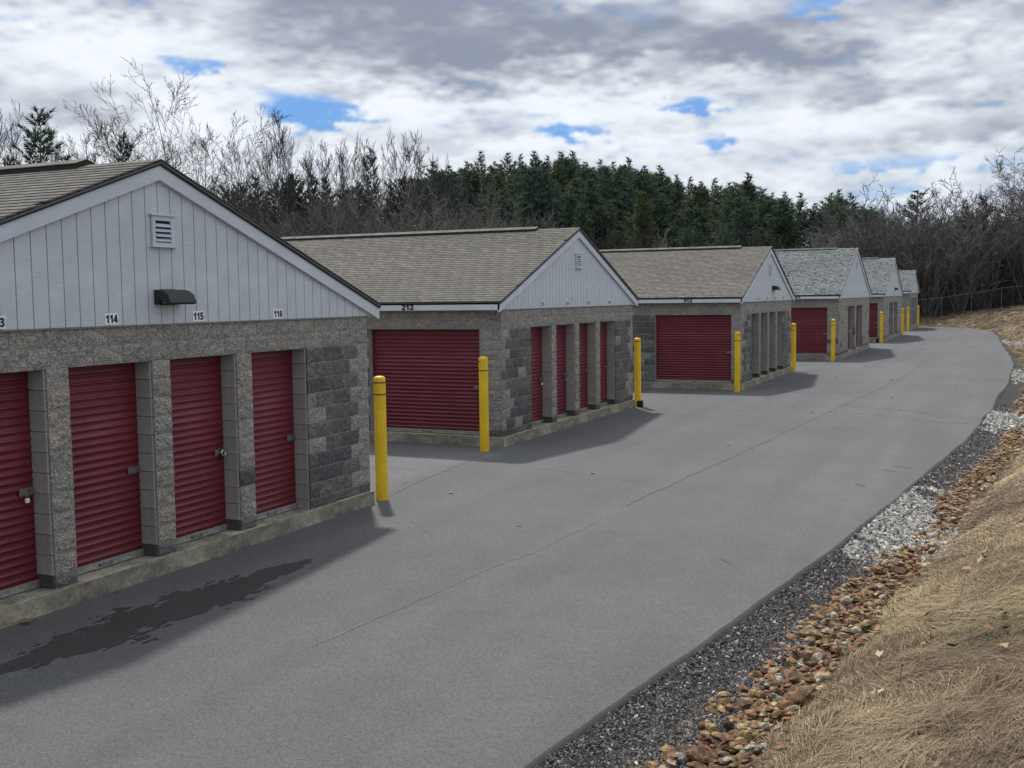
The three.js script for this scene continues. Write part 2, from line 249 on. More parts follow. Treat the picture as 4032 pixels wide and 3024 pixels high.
// asphalt drive: one sheet with a broken edge on the bank side
const road = (() => {
  const zs = axis([[12, -2, 1], [-2, -30, 0.25], [-30, -107, 0.6]]), nc = 90, p = [], uv = [], c = [], ix = [];
  const wob = (z) => (fbm(3, z * 0.6, 2, 2) - 0.5) * 0.12 + (n2(z * 5, 4) - 0.5) * 0.022;
  const tone = (x, z) => {
    const st = fbm(x * 2.6, z * 0.10, 3, 3) - 0.5, n = fbm(x * 0.5, z * 0.5, 8, 4) - 0.5, f = fbm(x * 3, z * 3, 12, 3) - 0.5;
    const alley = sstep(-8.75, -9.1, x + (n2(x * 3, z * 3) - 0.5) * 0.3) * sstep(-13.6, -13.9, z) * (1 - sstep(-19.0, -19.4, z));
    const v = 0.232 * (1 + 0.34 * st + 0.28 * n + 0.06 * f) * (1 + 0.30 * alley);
    return [v * 0.968, v * 0.99, v * 1.045];
  };
  for (let j = 0; j < zs.length; j++) {
    const z = zs[j], xe = edgeX(z) + wob(z);
    for (let i = 0; i < nc; i++) { const t = i / (nc - 1), x = xe - Math.pow(1 - t, 2.2) * (xe + 46); const e = sstep(0.35, 0, xe - x) * 0.018; p.push(x, (fbm(x * 0.25, z * 0.25, 5, 2) - 0.5) * 0.02 - 0.004 - e, z); uv.push(x, z); c.push(...tone(x, z)); }
    for (const [o, y] of [[0.03, -0.05], [0.07, -0.16]]) { p.push(xe + o, y, z); uv.push(xe + o + 0.2, z); c.push(...tone(xe, z)); }
  }
  const n = nc + 2; for (let j = 0; j < zs.length - 1; j++) for (let i = 0; i < n - 1; i++) { const a = j * n + i; ix.push(a, a + 1, a + n, a + 1, a + n + 1, a + n); }
  const g = new THREE.BufferGeometry(); g.setAttribute('position', new THREE.Float32BufferAttribute(p, 3)); g.setAttribute('uv', new THREE.Float32BufferAttribute(uv, 2)); g.setAttribute('color', new THREE.Float32BufferAttribute(c, 3)); g.setIndex(ix); g.computeVertexNormals();
  if (g.attributes.normal.getY(5) < 0) { for (let i = 0; i < ix.length; i += 3) { const t = ix[i]; ix[i] = ix[i + 1]; ix[i + 1] = t; } g.setIndex(ix); g.computeVertexNormals(); }
  const r = structure('asphalt_road', g, M.asphalt); tag(r, 'grey asphalt drive running past the storage buildings', 'road'); return r;
})();
const roadY = (x, z) => (fbm(x * 0.25, z * 0.25, 5, 2) - 0.5) * 0.02 - 0.004;
function ribbon(name, pts, w, mat, seed, rag = 0.6) {        // an uneven strip lying on the asphalt
  const r = rng(seed), p = [], uv = [], ix = []; let n = 0;
  for (let s = 0; s < pts.length - 1; s++) { const [ax, az] = pts[s], [bx, bz] = pts[s + 1], L = Math.hypot(bx - ax, bz - az), m = Math.max(1, Math.round(L / 0.12)); for (let i = s ? 1 : 0; i <= m; i++) { const t = i / m, x = lerp(ax, bx, t) + (n2(t * L * 2 + s * 9, seed) - 0.5) * 0.05, z = lerp(az, bz, t), nx = -(bz - az) / L, nz = (bx - ax) / L, h = w * (1 - rag + rag * 2 * r()) / 2; const y = roadY(x, z) + 0.004; p.push(x + nx * h, y, z + nz * h, x - nx * h, y, z - nz * h); uv.push(x + h, z, x - h, z); n++; } }
  for (let i = 0; i < n - 1; i++) { const a = i * 2; ix.push(a, a + 1, a + 2, a + 1, a + 3, a + 2); }
  const g = new THREE.BufferGeometry(); g.setAttribute('position', new THREE.Float32BufferAttribute(p, 3)); g.setAttribute('uv', new THREE.Float32BufferAttribute(uv, 2)); g.setIndex(ix); g.computeVertexNormals(); return mesh(name, g, mat, road);
}
ribbon('paving_seam', [[-5.45, -7.6], [-5.3, -9], [-5.19, -10.47], [-5.01, -11.47], [-4.92, -13.6]], 0.016, M.seamFaint, 1);
ribbon('paving_seam', [[-4.9, -14.6], [-4.85, -15.91], [-4.5, -20.88], [-4.02, -29.33], [-3.55, -36], [-3.25, -42], [-3.2, -52], [-3.24, -65.8], [-3.7, -82], [-4.0, -97]], 0.035, M.seam, 2);
ribbon('paving_seam', [[-8.5, -13.95], [-8.75, -15.4], [-8.9, -17.0], [-9.1, -18.6], [-9.2, -19.3]], 0.02, M.seam, 3);
ribbon('paving_crack', [[-8.66, -16.4], [-9.3, -16.55], [-10.2, -16.3], [-11.5, -16.45]], 0.012, M.seam, 4);
ribbon('paving_crack', [[-7.48, -17.35], [-6.3, -16.9], [-4.95, -16.4]], 0.012, M.dust, 5);
ribbon('paving_crack', [[-4.1, -28.6], [-2.6, -27.6], [-0.75, -26.6]], 0.10, M.dust, 6, 0.9);
ribbon('paving_crack', [[-4.05, -30.0], [-2.6, -29.1], [-1.5, -28.6]], 0.03, M.seam, 7, 0.9);
ribbon('paving_seam', [[-7.3, -12.6], [-6.9, -12.2], [-6.4, -11.7]], 0.010, M.seamFaint, 8);
ribbon('paving_crack', [[-7.6, -33.0], [-9.2, -33.1], [-11, -32.6]], 0.02, M.seam, 9);
ribbon('paving_crack', [[-7.0, -47.0], [-5.0, -46.2], [-3.3, -45.4]], 0.05, M.dust, 10, 0.9);
[[-1.9, -19.2, -1.55, -18.9], [-1.75, -19.7, -1.45, -19.5], [-2.1, -17.6, -1.95, -17.4], [-3.4, -24.6, -3.1, -24.3], [-2.9, -12.0, -2.75, -11.8], [-5.9, -13.0, -5.75, -12.75], [-6.2, -33.5, -5.2, -33.1], [-5.4, -66, -3.9, -65.6]].forEach(([a, b, c, d], i) => ribbon('tar_mark', [[a, b], [(a + c) / 2 + 0.03, (b + d) / 2], [c, d]], 0.03 + 0.02 * (i % 3), M.seam, 30 + i, 0.95));
{ // damp stain in front of the first building, ragged outline
  const p = [], uv = [], s = 0.016;
  for (let z = -10.5; z < -5.9; z += s * 2.0) for (let x = -8.0; x < -6.6; x += s) {
    const t = (z + 10.3) / 4.25, c = lerp(-7.30, -7.42, t), w = 0.44 * Math.pow(Math.sin(Math.PI * clamp(t, 0, 1)), 0.55) * lerp(0.62, 1, sstep(0.05, 0.5, t)), q = Math.abs(x - c) / (w + 1e-4);
    const nz = (fbm(x * 3.2, z * 3.2, 4, 3) - 0.5) * 1.5 + (fbm(x * 24, z * 8, 2, 3) - 0.5) * 1.9;
    if (t > 0 && t < 1 && q + nz * 0.75 < 0.86) { const y = roadY(x, z) + 0.004; p.push(x, y, z, x, y, z + s * 2.0, x + s, y, z, x + s, y, z, x, y, z + s * 2.0, x + s, y, z + s * 2.0); uv.push(x, z, x, z + s * 2, x + s, z, x + s, z, x, z + s * 2, x + s, z + s * 2); }
  }
  const g = new THREE.BufferGeometry(); g.setAttribute('position', new THREE.Float32BufferAttribute(p, 3)); g.setAttribute('uv', new THREE.Float32BufferAttribute(uv, 2)); g.computeVertexNormals();
  const w = mesh('damp_stain', g, M.wet, road); w.userData.label = 'dark damp stain with a ragged outline';
}
// ------------------------------------------------------------------ pieces shared by the storage buildings
const font = await new FontLoader().loadAsync('fonts/droid/droid_sans_bold.typeface.json');
function lettering(text, h, wFactor, depth = 0.002) {          // black digits facing +z, centred
  const g = new TextGeometry(text, { font, size: h, depth, curveSegments: 4, bevelEnabled: true, bevelSize: h * 0.05, bevelThickness: 0.0004, bevelSegments: 1 }); g.computeBoundingBox(); const b = g.boundingBox;
  g.translate(-(b.min.x + b.max.x) / 2, -(b.min.y + b.max.y) / 2, 0); g.scale(wFactor, 1, 1); return g;
}
const CR = 0.2032, BL = 0.4064, JT = 0.010;
function splitBlock(L, h, nx, ny, amp, seed, D = 0.05) {       // rock-faced concrete block, face towards +z, back at z = -D
  const q = (i, j) => { const e = Math.min(i, nx - i, j, ny - j), u = i / nx, v = j / ny; let z = Math.max(0.12, 0.55 + (fbm(u * L * 13 + seed * 7, v * h * 13, seed, 3) - 0.5) * 2.4 + (n3(u * L * 60, v * h * 60, seed * 3) - 0.5) * 0.7) * amp; if (e === 0) z = z * 0.25 + amp * 0.05; const jx = e === 0 ? (n3(i * 3.1, j * 2.7, seed) - 0.5) * 0.008 : 0; return [(u - 0.5) * L + (i === 0 || i === nx ? jx : 0), (v - 0.5) * h + (j === 0 || j === ny ? jx * 0.7 : 0), z]; };
  const p = [], add = (...v) => v.forEach((a) => p.push(...a));
  for (let j = 0; j < ny; j++) for (let i = 0; i < nx; i++) { const a = q(i, j), b = q(i + 1, j), c = q(i + 1, j + 1), d = q(i, j + 1); if ((i + j) & 1) add(a, b, c, a, c, d); else add(a, b, d, b, c, d); }
  const rim = []; for (let i = 0; i < nx; i++) rim.push(q(i, 0)); for (let j = 0; j < ny; j++) rim.push(q(nx, j)); for (let i = nx; i > 0; i--) rim.push(q(i, ny)); for (let j = ny; j > 0; j--) rim.push(q(0, j));
  for (let k = 0; k < rim.length; k++) { const a = rim[k], b = rim[(k + 1) % rim.length], a2 = [a[0], a[1], -D], b2 = [b[0], b[1], -D]; add(a, a2, b, b, a2, b2); }
  const g = new THREE.BufferGeometry(); g.setAttribute('position', new THREE.Float32BufferAttribute(p, 3)); g.computeVertexNormals(); return boxUV(g, 1, seed * 0.37, seed * 0.61);
}
const blockFine = [1, 2, 3, 4, 5, 6].map((s) => splitBlock(BL - JT, CR - JT, 10, 5, 0.022, s)), blockCoarse = [11, 12, 13].map((s) => splitBlock(BL - JT, CR - JT, 4, 2, 0.018, s));
const shortFine = [21, 22, 23, 24].map((s) => splitBlock(0.27, CR - JT, 7, 5, 0.024, s)), shortCoarse = [31, 32].map((s) => splitBlock(0.27, CR - JT, 3, 2, 0.02, s));
const jambGeo = box(-0.105, 0.105, -(CR - 0.006) / 2, (CR - 0.006) / 2, -0.012, 0.012, 0.004);
const shingleGeo = (() => { const g = new THREE.BoxGeometry(0.292, 0.015, 0.15); g.translate(0, 0.0075, 0); const n = g.toNonIndexed(), keep = new THREE.BufferGeometry(), a = [...n.attributes.position.array], f = (k) => a.slice(k * 18, k * 18 + 18); keep.setAttribute('position', new THREE.Float32BufferAttribute([...f(0), ...f(1), ...f(2), ...f(4)], 3)); keep.computeVertexNormals(); return boxUV(keep); })();
const curtainCache = {};
function curtain(w, h) {                                         // ribbed steel curtain, face towards +z, centred, foot at y = 0
  const key = w.toFixed(3) + h.toFixed(3); if (curtainCache[key]) return curtainCache[key];
  const prof = [], pitch = 0.0805; let y = 0;
  while (y < h) { for (const [t, d] of [[0, 0], [0.44, 0.001], [0.52, 0.006], [0.60, 0.014], [0.70, 0.019], [0.80, 0.0175], [0.90, 0.008], [0.96, 0.001]]) if (y + t * pitch <= h) prof.push([y + t * pitch, d]); y += pitch; }
  const p = [], n = 5; for (let i = 0; i < prof.length - 1; i++) for (let k = 0; k < n; k++) { const x0 = -w / 2 + w * k / n, x1 = -w / 2 + w * (k + 1) / n, [y0, d0] = prof[i], [y1, d1] = prof[i + 1]; const e = (x, yy) => (n3(x * 3 + w, yy * 2.3, 6) - 0.5) * 0.006; p.push(x0, y0, d0 + e(x0, y0), x1, y0, d0 + e(x1, y0), x1, y1, d1 + e(x1, y1), x0, y0, d0 + e(x0, y0), x1, y1, d1 + e(x1, y1), x0, y1, d1 + e(x0, y1)); }
  const g = new THREE.BufferGeometry(); g.setAttribute('position', new THREE.Float32BufferAttribute(p, 3)); g.computeVertexNormals(); const uv = []; for (let i = 0; i < p.length; i += 3) uv.push(p[i], p[i + 1]); g.setAttribute('uv', new THREE.Float32BufferAttribute(uv, 2));
  return curtainCache[key] = toCreasedNormals(g, 0.9);
}
const latchGeo = merge([box(-0.085, 0.085, -0.038, 0.038, 0.022, 0.027, 0.002), box(-0.06, 0.10, -0.010, 0.012, 0.027, 0.036, 0.002), box(0.03, 0.05, -0.03, 0.03, 0.027, 0.04, 0.002), box(-0.075, -0.055, -0.02, 0.02, 0.027, 0.033, 0.002)]);
function rollDoor(parent, w, h, pos, turn, full = true) {        // local +z is the outside, foot at the sill
  const d = group('roll_up_door', parent); d.position.set(...pos); d.rotation.y = turn;
  const c = mesh('curtain', curtain(w, h), M.door, d); c.position.y = 0.055;
  mesh('bottom_bar', merge([box(-w / 2, w / 2, 0.006, 0.075, 0.004, 0.03, 0.003), box(-w / 2, w / 2, 0.006, 0.02, 0.03, 0.042, 0.002)]), M.alu, d);
  if (full) { mesh('pull_handle', merge([box(-0.09, 0.09, 0.035, 0.05, 0.034, 0.048, 0.003), box(-0.09, -0.07, 0.02, 0.06, 0.03, 0.04, 0.002), box(0.07, 0.09, 0.02, 0.06, 0.03, 0.04, 0.002)]), M.galv, d); }
  const l = mesh('latch', latchGeo, M.galv, d); l.position.set(w / 2 - 0.11, 0.97, 0);
  mesh('guide_rail', box(-w / 2 - 0.03, -w / 2, 0, h, -0.03, 0.012), M.galv, d); mesh('guide_rail', box(w / 2, w / 2 + 0.03, 0, h, -0.03, 0.012), M.galv, d);
  return d;
}
// rows of blocks over a stretch of wall. face 'x': wall in the plane x = 0 looking to +x, u = -z; face 'z': wall in the plane z = c looking to +z, u = x
function layBlocks(wall, o) {
  const { u0, u1, y0, y1, bottom, fine, tone, seed, place } = o, r = rng(seed); let y = y0, row = o.row0 ?? 0;
  while (y < y1 - 0.02) {
    const h = (row === (o.row0 ?? 0) && bottom) ? bottom : Math.min(CR, y1 - y); let u = u0, first = true; const off = (row & 1) ? BL / 2 : BL;
    while (u < u1 - 0.01) {
      let L = first && u1 - u0 > 0.5 ? off : BL; if (u + L > u1 - 0.12) L = u1 - u; first = false; if (L > 0.52) L = L / 2;
      const short = L < 0.33, set = fine ? (short ? shortFine : blockFine) : (short ? shortCoarse : blockCoarse);
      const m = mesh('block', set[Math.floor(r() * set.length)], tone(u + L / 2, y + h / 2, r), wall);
      m.scale.set((L - JT) / (short ? 0.27 : BL - JT), (h - JT) / (CR - JT), 1); place(m, u + L / 2, y + h / 2); if (r() < 0.5) m.rotation.z = Math.PI; u += L;
    }
    y += h; row++;
  }
}
const SILL = 0.19, HEAD = 2.353, TOP = 2.76;
function building(o) {
  const { X, zc, half, len, ridge, doors, side, near, label, roofKind, base = 0 } = o;
  const b = group('storage_building'); b.position.set(X, base, zc); tag(b, label, 'building', 'storage buildings in a row along the drive');
  const eave = half + 0.22, slope = (ridge - 2.905) / eave, yr = (z) => ridge - slope * Math.abs(z), LX = -len, ov = 0.115, D = 0.235;
  // foundation
  mesh('foundation_slab', merge([box(LX - 0.05, 0.05, -0.25 - base, SILL, -half - 0.04, half + 0.04, 0.015)]), M.slab, b);
  // wall core (mortar), with openings
  const seg = []; { let z = half - 0.012; for (const [a, e] of doors) { seg.push([z, a]); z = e; } seg.push([z, -half + 0.012]); }   // from near to far, z falling
  const core = seg.map(([a, e]) => box(-0.25, -0.0015, SILL, HEAD, e + (e > -half + 0.02 ? 0.012 : 0), a - (a < half - 0.02 ? 0.012 : 0))); core.push(box(-0.25, -0.0015, HEAD, TOP - 0.004, -half + 0.012, half - 0.012));
  const sd = side ?? []; let x = -0.25; const sideCore = []; for (const [a, e] of sd) { sideCore.push(box(a + 0.0, x, SILL, HEAD, half - 0.25, half - 0.0015)); x = e; } sideCore.push(box(Math.max(LX, x - 9.5), x, SILL, HEAD, half - 0.25, half - 0.0015)); sideCore.push(box(Math.max(LX, x - 9.5), -0.25, HEAD, TOP - 0.004, half - 0.25, half - 0.0015));
  const wall = mesh('wall', merge([...core, ...sideCore]), M.mortar, b);
  mesh('plain_wall', merge([box(LX, Math.max(LX, x - 9.5), SILL, TOP, half - 0.25, half), box(LX, -0.25, SILL, TOP, -half, -half + 0.25), box(LX - 0.002, LX + 0.25, SILL, TOP, -half + 0.25, half - 0.25)]), M.wallFar, b);
  if (near < 3) {
    const pick = (l, r) => l[Math.floor(r() * l.length)];
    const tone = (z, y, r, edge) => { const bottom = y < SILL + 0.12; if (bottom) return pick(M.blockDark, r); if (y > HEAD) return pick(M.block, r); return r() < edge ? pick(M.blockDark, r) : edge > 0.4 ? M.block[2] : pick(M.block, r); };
    const onX = (m, u, y) => { m.position.set(0, y, -u); m.rotation.y = Math.PI / 2; }, onZ = (m, u, y) => { m.position.set(u, y, half); };
    const fine = near === 0;
    seg.forEach(([a, e], k) => {
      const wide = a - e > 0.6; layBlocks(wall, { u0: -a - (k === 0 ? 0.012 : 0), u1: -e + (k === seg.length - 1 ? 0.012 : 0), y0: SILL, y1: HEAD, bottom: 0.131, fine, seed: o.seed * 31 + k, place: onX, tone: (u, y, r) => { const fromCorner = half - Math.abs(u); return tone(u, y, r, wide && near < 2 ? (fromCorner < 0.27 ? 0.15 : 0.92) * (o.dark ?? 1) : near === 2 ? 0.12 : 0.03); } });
    });
    layBlocks(wall, { u0: -half, u1: half, y0: HEAD, y1: TOP, fine, seed: o.seed * 31 + 9, place: onX, tone: (u, y, r) => pick(M.block.slice(0, 3), r) });
    // near side wall, as far as it shows
    let sx = 0; const sEnd = o.sideShown ?? 6;
    const segs = []; for (const [a, e] of sd) { segs.push([a, sx]); sx = e; } if (-sEnd < sx) segs.push([-sEnd, sx]);
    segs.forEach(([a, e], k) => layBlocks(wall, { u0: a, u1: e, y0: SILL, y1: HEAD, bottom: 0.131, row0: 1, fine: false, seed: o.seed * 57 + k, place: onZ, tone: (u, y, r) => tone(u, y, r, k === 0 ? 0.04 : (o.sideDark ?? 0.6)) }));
    layBlocks(wall, { u0: -sEnd, u1: 0, y0: HEAD, y1: TOP, row0: 1, fine: false, seed: o.seed * 57 + 9, place: onZ, tone: (u, y, r) => pick(M.block.slice(0, 3), r) });
    // smooth jamb blocks on the door reveals that face the near side
    const jr = rng(o.seed + 400);
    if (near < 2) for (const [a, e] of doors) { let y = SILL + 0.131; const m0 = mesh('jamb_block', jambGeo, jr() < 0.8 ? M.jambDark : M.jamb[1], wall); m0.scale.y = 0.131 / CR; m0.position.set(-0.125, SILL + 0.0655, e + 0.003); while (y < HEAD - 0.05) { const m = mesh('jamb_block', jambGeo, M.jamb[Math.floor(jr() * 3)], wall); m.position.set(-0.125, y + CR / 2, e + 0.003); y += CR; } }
  } else mesh('block_facing', merge([...seg.map(([a, e]) => box(-0.02, 0.004, SILL, HEAD, e, a)), box(-0.02, 0.004, HEAD, TOP, -half, half), box(LX, -0.02, SILL, TOP, half - 0.02, half + 0.004)]), M.wallFar, b);
  // roll-up doors
  for (const [a, e] of doors) rollDoor(b, a - e, HEAD - SILL - 0.02, [-D, SILL + 0.004, (a + e) / 2], Math.PI / 2, near < 2);
  for (const [a, e] of sd) rollDoor(b, a - e, HEAD - SILL - 0.02, [(a + e) / 2, SILL + 0.004, half - 0.14], 0, near < 3);
  // gable cladding: backing with separate grooved boards
  const yTop = (z) => yr(z) - 0.05, sx0 = 0.026, back = mesh('gable_panel', prism([[-eave + 0.1, TOP + 0.012], [eave - 0.1, TOP + 0.012], [eave - 0.1, yTop(eave - 0.1)], [0, yTop(0)], [-eave + 0.1, yTop(eave - 0.1)]], -0.2, sx0 - 0.012), M.siding, b);
  { const w = 0.19, gr = 0.012, n = Math.ceil((half - 0.02) / w); for (let k = -n; k < n; k++) { const a = Math.max(k * w + gr / 2, -half), e = Math.min((k + 1) * w - gr / 2, half); if (e - a < 0.03) continue; const pts = [[a, TOP - 0.008], [e, TOP - 0.008], [e, yTop(e) - 0.01], [a, yTop(a) - 0.01]]; mesh('siding_board', prism(pts, sx0 - 0.011, sx0 + 0.009), M.siding, back); } }
  mesh('drip_strip', box(-0.005, sx0 + 0.004, TOP - 0.026, TOP - 0.0095, -half, half), M.galv, b);
  mesh('back_gable', prism([[-half, TOP], [half, TOP], [half, yTop(half)], [0, yTop(0)], [-half, yTop(half)]], LX + 0.02, LX + 0.2), M.siding, b);
  // trim
  for (const s of [1, -1]) {
    const zt = s * eave, q = (z, d) => [z, yr(z) - d];
    mesh('rake_board', prism(s > 0 ? [q(0, 0.205), q(zt, 0.205), q(zt, 0.032), q(0, 0.032)] : [q(zt, 0.205), q(0, 0.205), q(0, 0.032), q(zt, 0.032)], sx0 + 0.012, ov - 0.03), M.trim, b);
    mesh('drip_edge', prism(s > 0 ? [q(0, 0.030), q(zt + 0.015, 0.030), q(zt + 0.015, 0.010), q(0, 0.010)] : [q(zt - 0.015, 0.030), q(0, 0.030), q(0, 0.010), q(zt - 0.015, 0.010)], ov - 0.05, ov - 0.005), M.drip, b);
    const z0 = s * (eave - 0.022), z1 = s * (eave + 0.0);
    mesh('fascia', box(LX, ov - 0.032, 2.742, yr(eave) - 0.019, z0, z1, 0.003), M.fascia, b);
    mesh('eave_drip', box(LX, ov - 0.04, yr(eave) - 0.018, yr(eave) - 0.004, s * (eave - 0.01), s * (eave + 0.014)), M.drip, b);
    mesh('soffit', box(LX, 0.02, TOP + 0.001, TOP + 0.014, s * (half + 0.006), s * (eave - 0.024)), M.trim, b);
    mesh('eave_return', box(-0.02, sx0 + 0.011, 2.745, yr(eave) - 0.06, s * (half + 0.003), s * (eave - 0.024), 0.003), M.trim, b);
  }
  // roof: deck, shingles on the slope that shows, vent along the ridge
  const deck = (s) => { const z1 = s * eave; return prism(s > 0 ? [[0, yr(0) - 0.05], [z1, yr(z1) - 0.05], [z1, yr(z1) - 0.002], [0, yr(0) - 0.002]] : [[z1, yr(z1) - 0.05], [0, yr(0) - 0.05], [0, yr(0) - 0.002], [z1, yr(z1) - 0.002]], LX - 0.1, ov - 0.012); };
  const roof = mesh('roof', paint(merge([deck(1), deck(-1)]), 0.05, 0.046, 0.042), M.shingleMix, b);
  const ang = Math.atan(slope), sl = eave / Math.cos(ang), ex = 0.127, rows = Math.floor(sl / ex), r = rng(o.seed * 101 + 3), list = [], tones = shingleTone[roofKind], arch = roofKind === 'green';
  for (let i = 0; i <= rows; i++) {
    let xx = ov - (r() * 0.02) + 0.15 * (i & 1) + (arch ? r() * 0.3 : ((i * 0.05) % 0.15)); const s = sl + 0.012 - i * ex - 0.075; if (s < 0.02) break; let patch = 0;
    while (xx > LX) { const big = fbm(xx * 0.4, i * 0.12, o.seed, 3); let k = Math.floor(r() * 4); if (arch) k = r() < 0.5 ? 0 : r() < 0.5 ? 1 : r() < 0.5 ? 2 : 3; else if (patch-- <= 0) patch = 3; const t = tones[k], f = (0.78 + 0.44 * big) * (0.94 + 0.12 * r()); const x0 = Math.min(xx, ov); const w = Math.min(0.296, x0 - (xx - 0.296)); if (w > 0.05) list.push([x0 - w / 2, s, w, t, f, k, arch ? r() : 0]); xx -= arch ? 0.305 * (0.45 + 0.5 * r()) : 0.305; }
  }
  const put = (m, [cx, s, w, , , , lift]) => { const z = s * Math.cos(ang), y = ridge - s * Math.sin(ang); const e = new THREE.Euler(ang - 0.07, 0, 0); m.compose(new THREE.Vector3(cx, y + 0.004 + (lift > 0.5 ? 0.006 : 0), z), new THREE.Quaternion().setFromEuler(e), new THREE.Vector3(w / 0.296, arch ? 1.5 : 1, 1)); return m; };
  const cam = [-X, 3 - base, -zc]; for (const s of list) s.d = (s[0] - cam[0]) ** 2 + (s[1] * Math.cos(ang) - cam[2]) ** 2; list.sort((p, q) => p.d - q.d);
  const shown = o.visibleRoof ? list.filter((s) => o.visibleRoof(s[0], s[1])) : list, nearOnes = new Set(near === 0 ? shown.slice(0, 300) : []);
  const bulk = []; const mm = new THREE.Matrix4();
  for (const s of list) { if (nearOnes.has(s)) { const m = mesh('shingle', shingleGeo, M.shingle[s[5]], roof); put(mm, s).decompose(m.position, m.quaternion, m.scale); } else { const g = shingleGeo.clone(); g.applyMatrix4(put(mm, s)); const uv = g.attributes.uv; for (let i = 0; i < uv.count; i++) uv.setXY(i, uv.getX(i) + s[0] * 1.3, uv.getY(i) + s[1] * 1.7); bulk.push(paint(g, s[3][0] * s[4], s[3][1] * s[4], s[3][2] * s[4])); } }
  const bm = mesh('shingles', merge(bulk), M.shingleMix, roof); bm.userData.kind = 'stuff'; bm.userData.label = 'field of overlapping asphalt shingles';
  const farSlope = (() => { const g = prism([[-eave - 0.01, yr(eave) + 0.004], [0, ridge + 0.004], [0, ridge + 0.016], [-eave - 0.01, yr(eave) + 0.016]], LX, ov); return paint(g, ...tones[0].map((c) => c * 0.9)); })();
  mesh('far_slope', farSlope, M.shingleMix, roof);
  { // ridge: shingle caps at the end, raised vent strip further back
    const cap = [], vent = []; const vx = -0.95; const strip = (x0, x1, lift, w, th, out) => { for (const s of [1, -1]) { const g = prism(s > 0 ? [[0, ridge + lift], [w, ridge + lift - slope * w], [w, ridge + lift + th - slope * w], [0, ridge + lift + th]] : [[-w, ridge + lift - slope * w], [0, ridge + lift], [0, ridge + lift + th], [-w, ridge + lift + th - slope * w]], x0, x1); out.push(paint(g, ...tones[2].map((c) => c * (0.85 + 0.2 * r())))); } };
    for (let x0 = ov; x0 > vx; x0 -= 0.14) strip(Math.max(vx, x0 - 0.15), x0, 0.010, 0.15, 0.008, cap);
    for (let x0 = vx; x0 > LX; x0 -= 0.30) { const sag = near === 0 && o.seed === 1 ? 0.02 * n2(x0 * 1.1, 3) : 0; strip(x0 - 0.31, x0, 0.072 + sag, 0.170, 0.008, cap); }
    for (const s of [1, -1]) vent.push(prism(s > 0 ? [[0, ridge], [0.160, ridge - slope * 0.160], [0.160, ridge + 0.070 - slope * 0.160], [0, ridge + 0.070]] : [[-0.160, ridge - slope * 0.160], [0, ridge], [0, ridge + 0.070], [-0.160, ridge + 0.070 - slope * 0.160]], LX, vx));
    mesh('ridge_cap', merge(cap), M.shingleMix, roof); mesh('ridge_vent', merge(vent), M.dark, roof);
  }
  // louvred vent in the gable
  if (o.vent) {
    const [vy0, vy1] = o.vent, vc = -0.05, hw = 0.165, f = sx0 + 0.009, v = group('gable_vent', b);
    mesh('vent_shade_panel', box(f - 0.002, f + 0.004, vy0, vy1, vc - hw, vc + hw), M.dark, v);  // flat near-black panel, the shade of the vent recess put into its colour
    mesh('vent_frame', merge([box(f, f + 0.03, vy0, vy1, vc + hw - 0.045, vc + hw, 0.003), box(f, f + 0.03, vy0, vy1, vc - hw, vc - hw + 0.045, 0.003), box(f, f + 0.028, vy1 - 0.05, vy1 - 0.001, vc - hw + 0.046, vc + hw - 0.046, 0.003), box(f, f + 0.028, vy0, vy0 + 0.035, vc - hw + 0.046, vc + hw - 0.046, 0.003), box(f, f + 0.05, vy1, vy1 + 0.022, vc - hw - 0.03, vc + hw + 0.03, 0.003), box(f, f + 0.055, vy0 - 0.02, vy0 - 0.001, vc - hw - 0.03, vc + hw + 0.03, 0.003)]), M.trim, v);
    for (let k = 0; k < 4; k++) { const yy = lerp(vy0 + 0.062, vy1 - 0.10, k / 3), g = box(-0.004, 0.004, -0.026, 0.026, -hw + 0.048, hw - 0.048); g.rotateZ(0.85); g.translate(f + 0.020, yy, vc); mesh('louver', g, M.trim, v); }
  }
  if (o.fasciaText) { const [t, tx, h] = o.fasciaText; const g = lettering(t, h, 1.25); const m = mesh('number_lettering', g, M.black, b); m.position.set(tx, (2.742 + yr(eave) - 0.019) / 2 - 0.005, eave + 0.0005); m.userData.label = 'black painted number ' + t; }
  return b;
}
const four = [[2.71, 1.57], [1.29, 0.14], [-0.14, -1.28], [-1.57, -2.72]], two = [[2.72, 0.36], [-0.36, -2.72]];
building({ seed: 1, near: 0, X: -8.45, zc: -9.2, half: 4.22, len: 30, ridge: 4.51, doors: four, side: [], sideShown: 0, vent: [3.60, 3.92], roofKind: 'old', visibleRoof: (x, s) => x > -16 && s < 2.6, label: 'grey block storage building with units 113 to 116, cut off by the frame' });
building({ seed: 2, near: 0, X: -9.19, zc: -23.74, half: 4.17, len: 30, ridge: 4.57, doors: four.map(([a, e]) => [a - 0.03, e - 0.03]), side: [[-0.48, -3.08]], sideShown: 4.6, sideDark: 0.4, vent: [3.66, 3.97], fasciaText: ['212', -2.0, 0.10], roofKind: 'old', visibleRoof: (x, s) => s > 1.0, label: 'storage building with wide red side door under the number 212' });
building({ seed: 3, near: 1, X: -7.59, zc: -38.12, half: 4.30, len: 30, ridge: 4.62, doors: four, side: [[-0.30, -2.78]], sideShown: 6, sideDark: 0.62, vent: [3.70, 4.0], fasciaText: ['312', -1.64, 0.10], roofKind: 'old', label: 'storage building with tan roof and number 312 on its fascia' });
building({ seed: 4, near: 2, X: -6.89, zc: -56.1, half: 5.82, len: 30, ridge: 5.17, doors: two, side: [[-0.50, -3.1]], sideShown: 5, sideDark: 0.06, vent: [4.2, 4.5], fasciaText: ['411', -1.78, 0.085], roofKind: 'green', label: 'storage building with grey green shingles and number 411' });
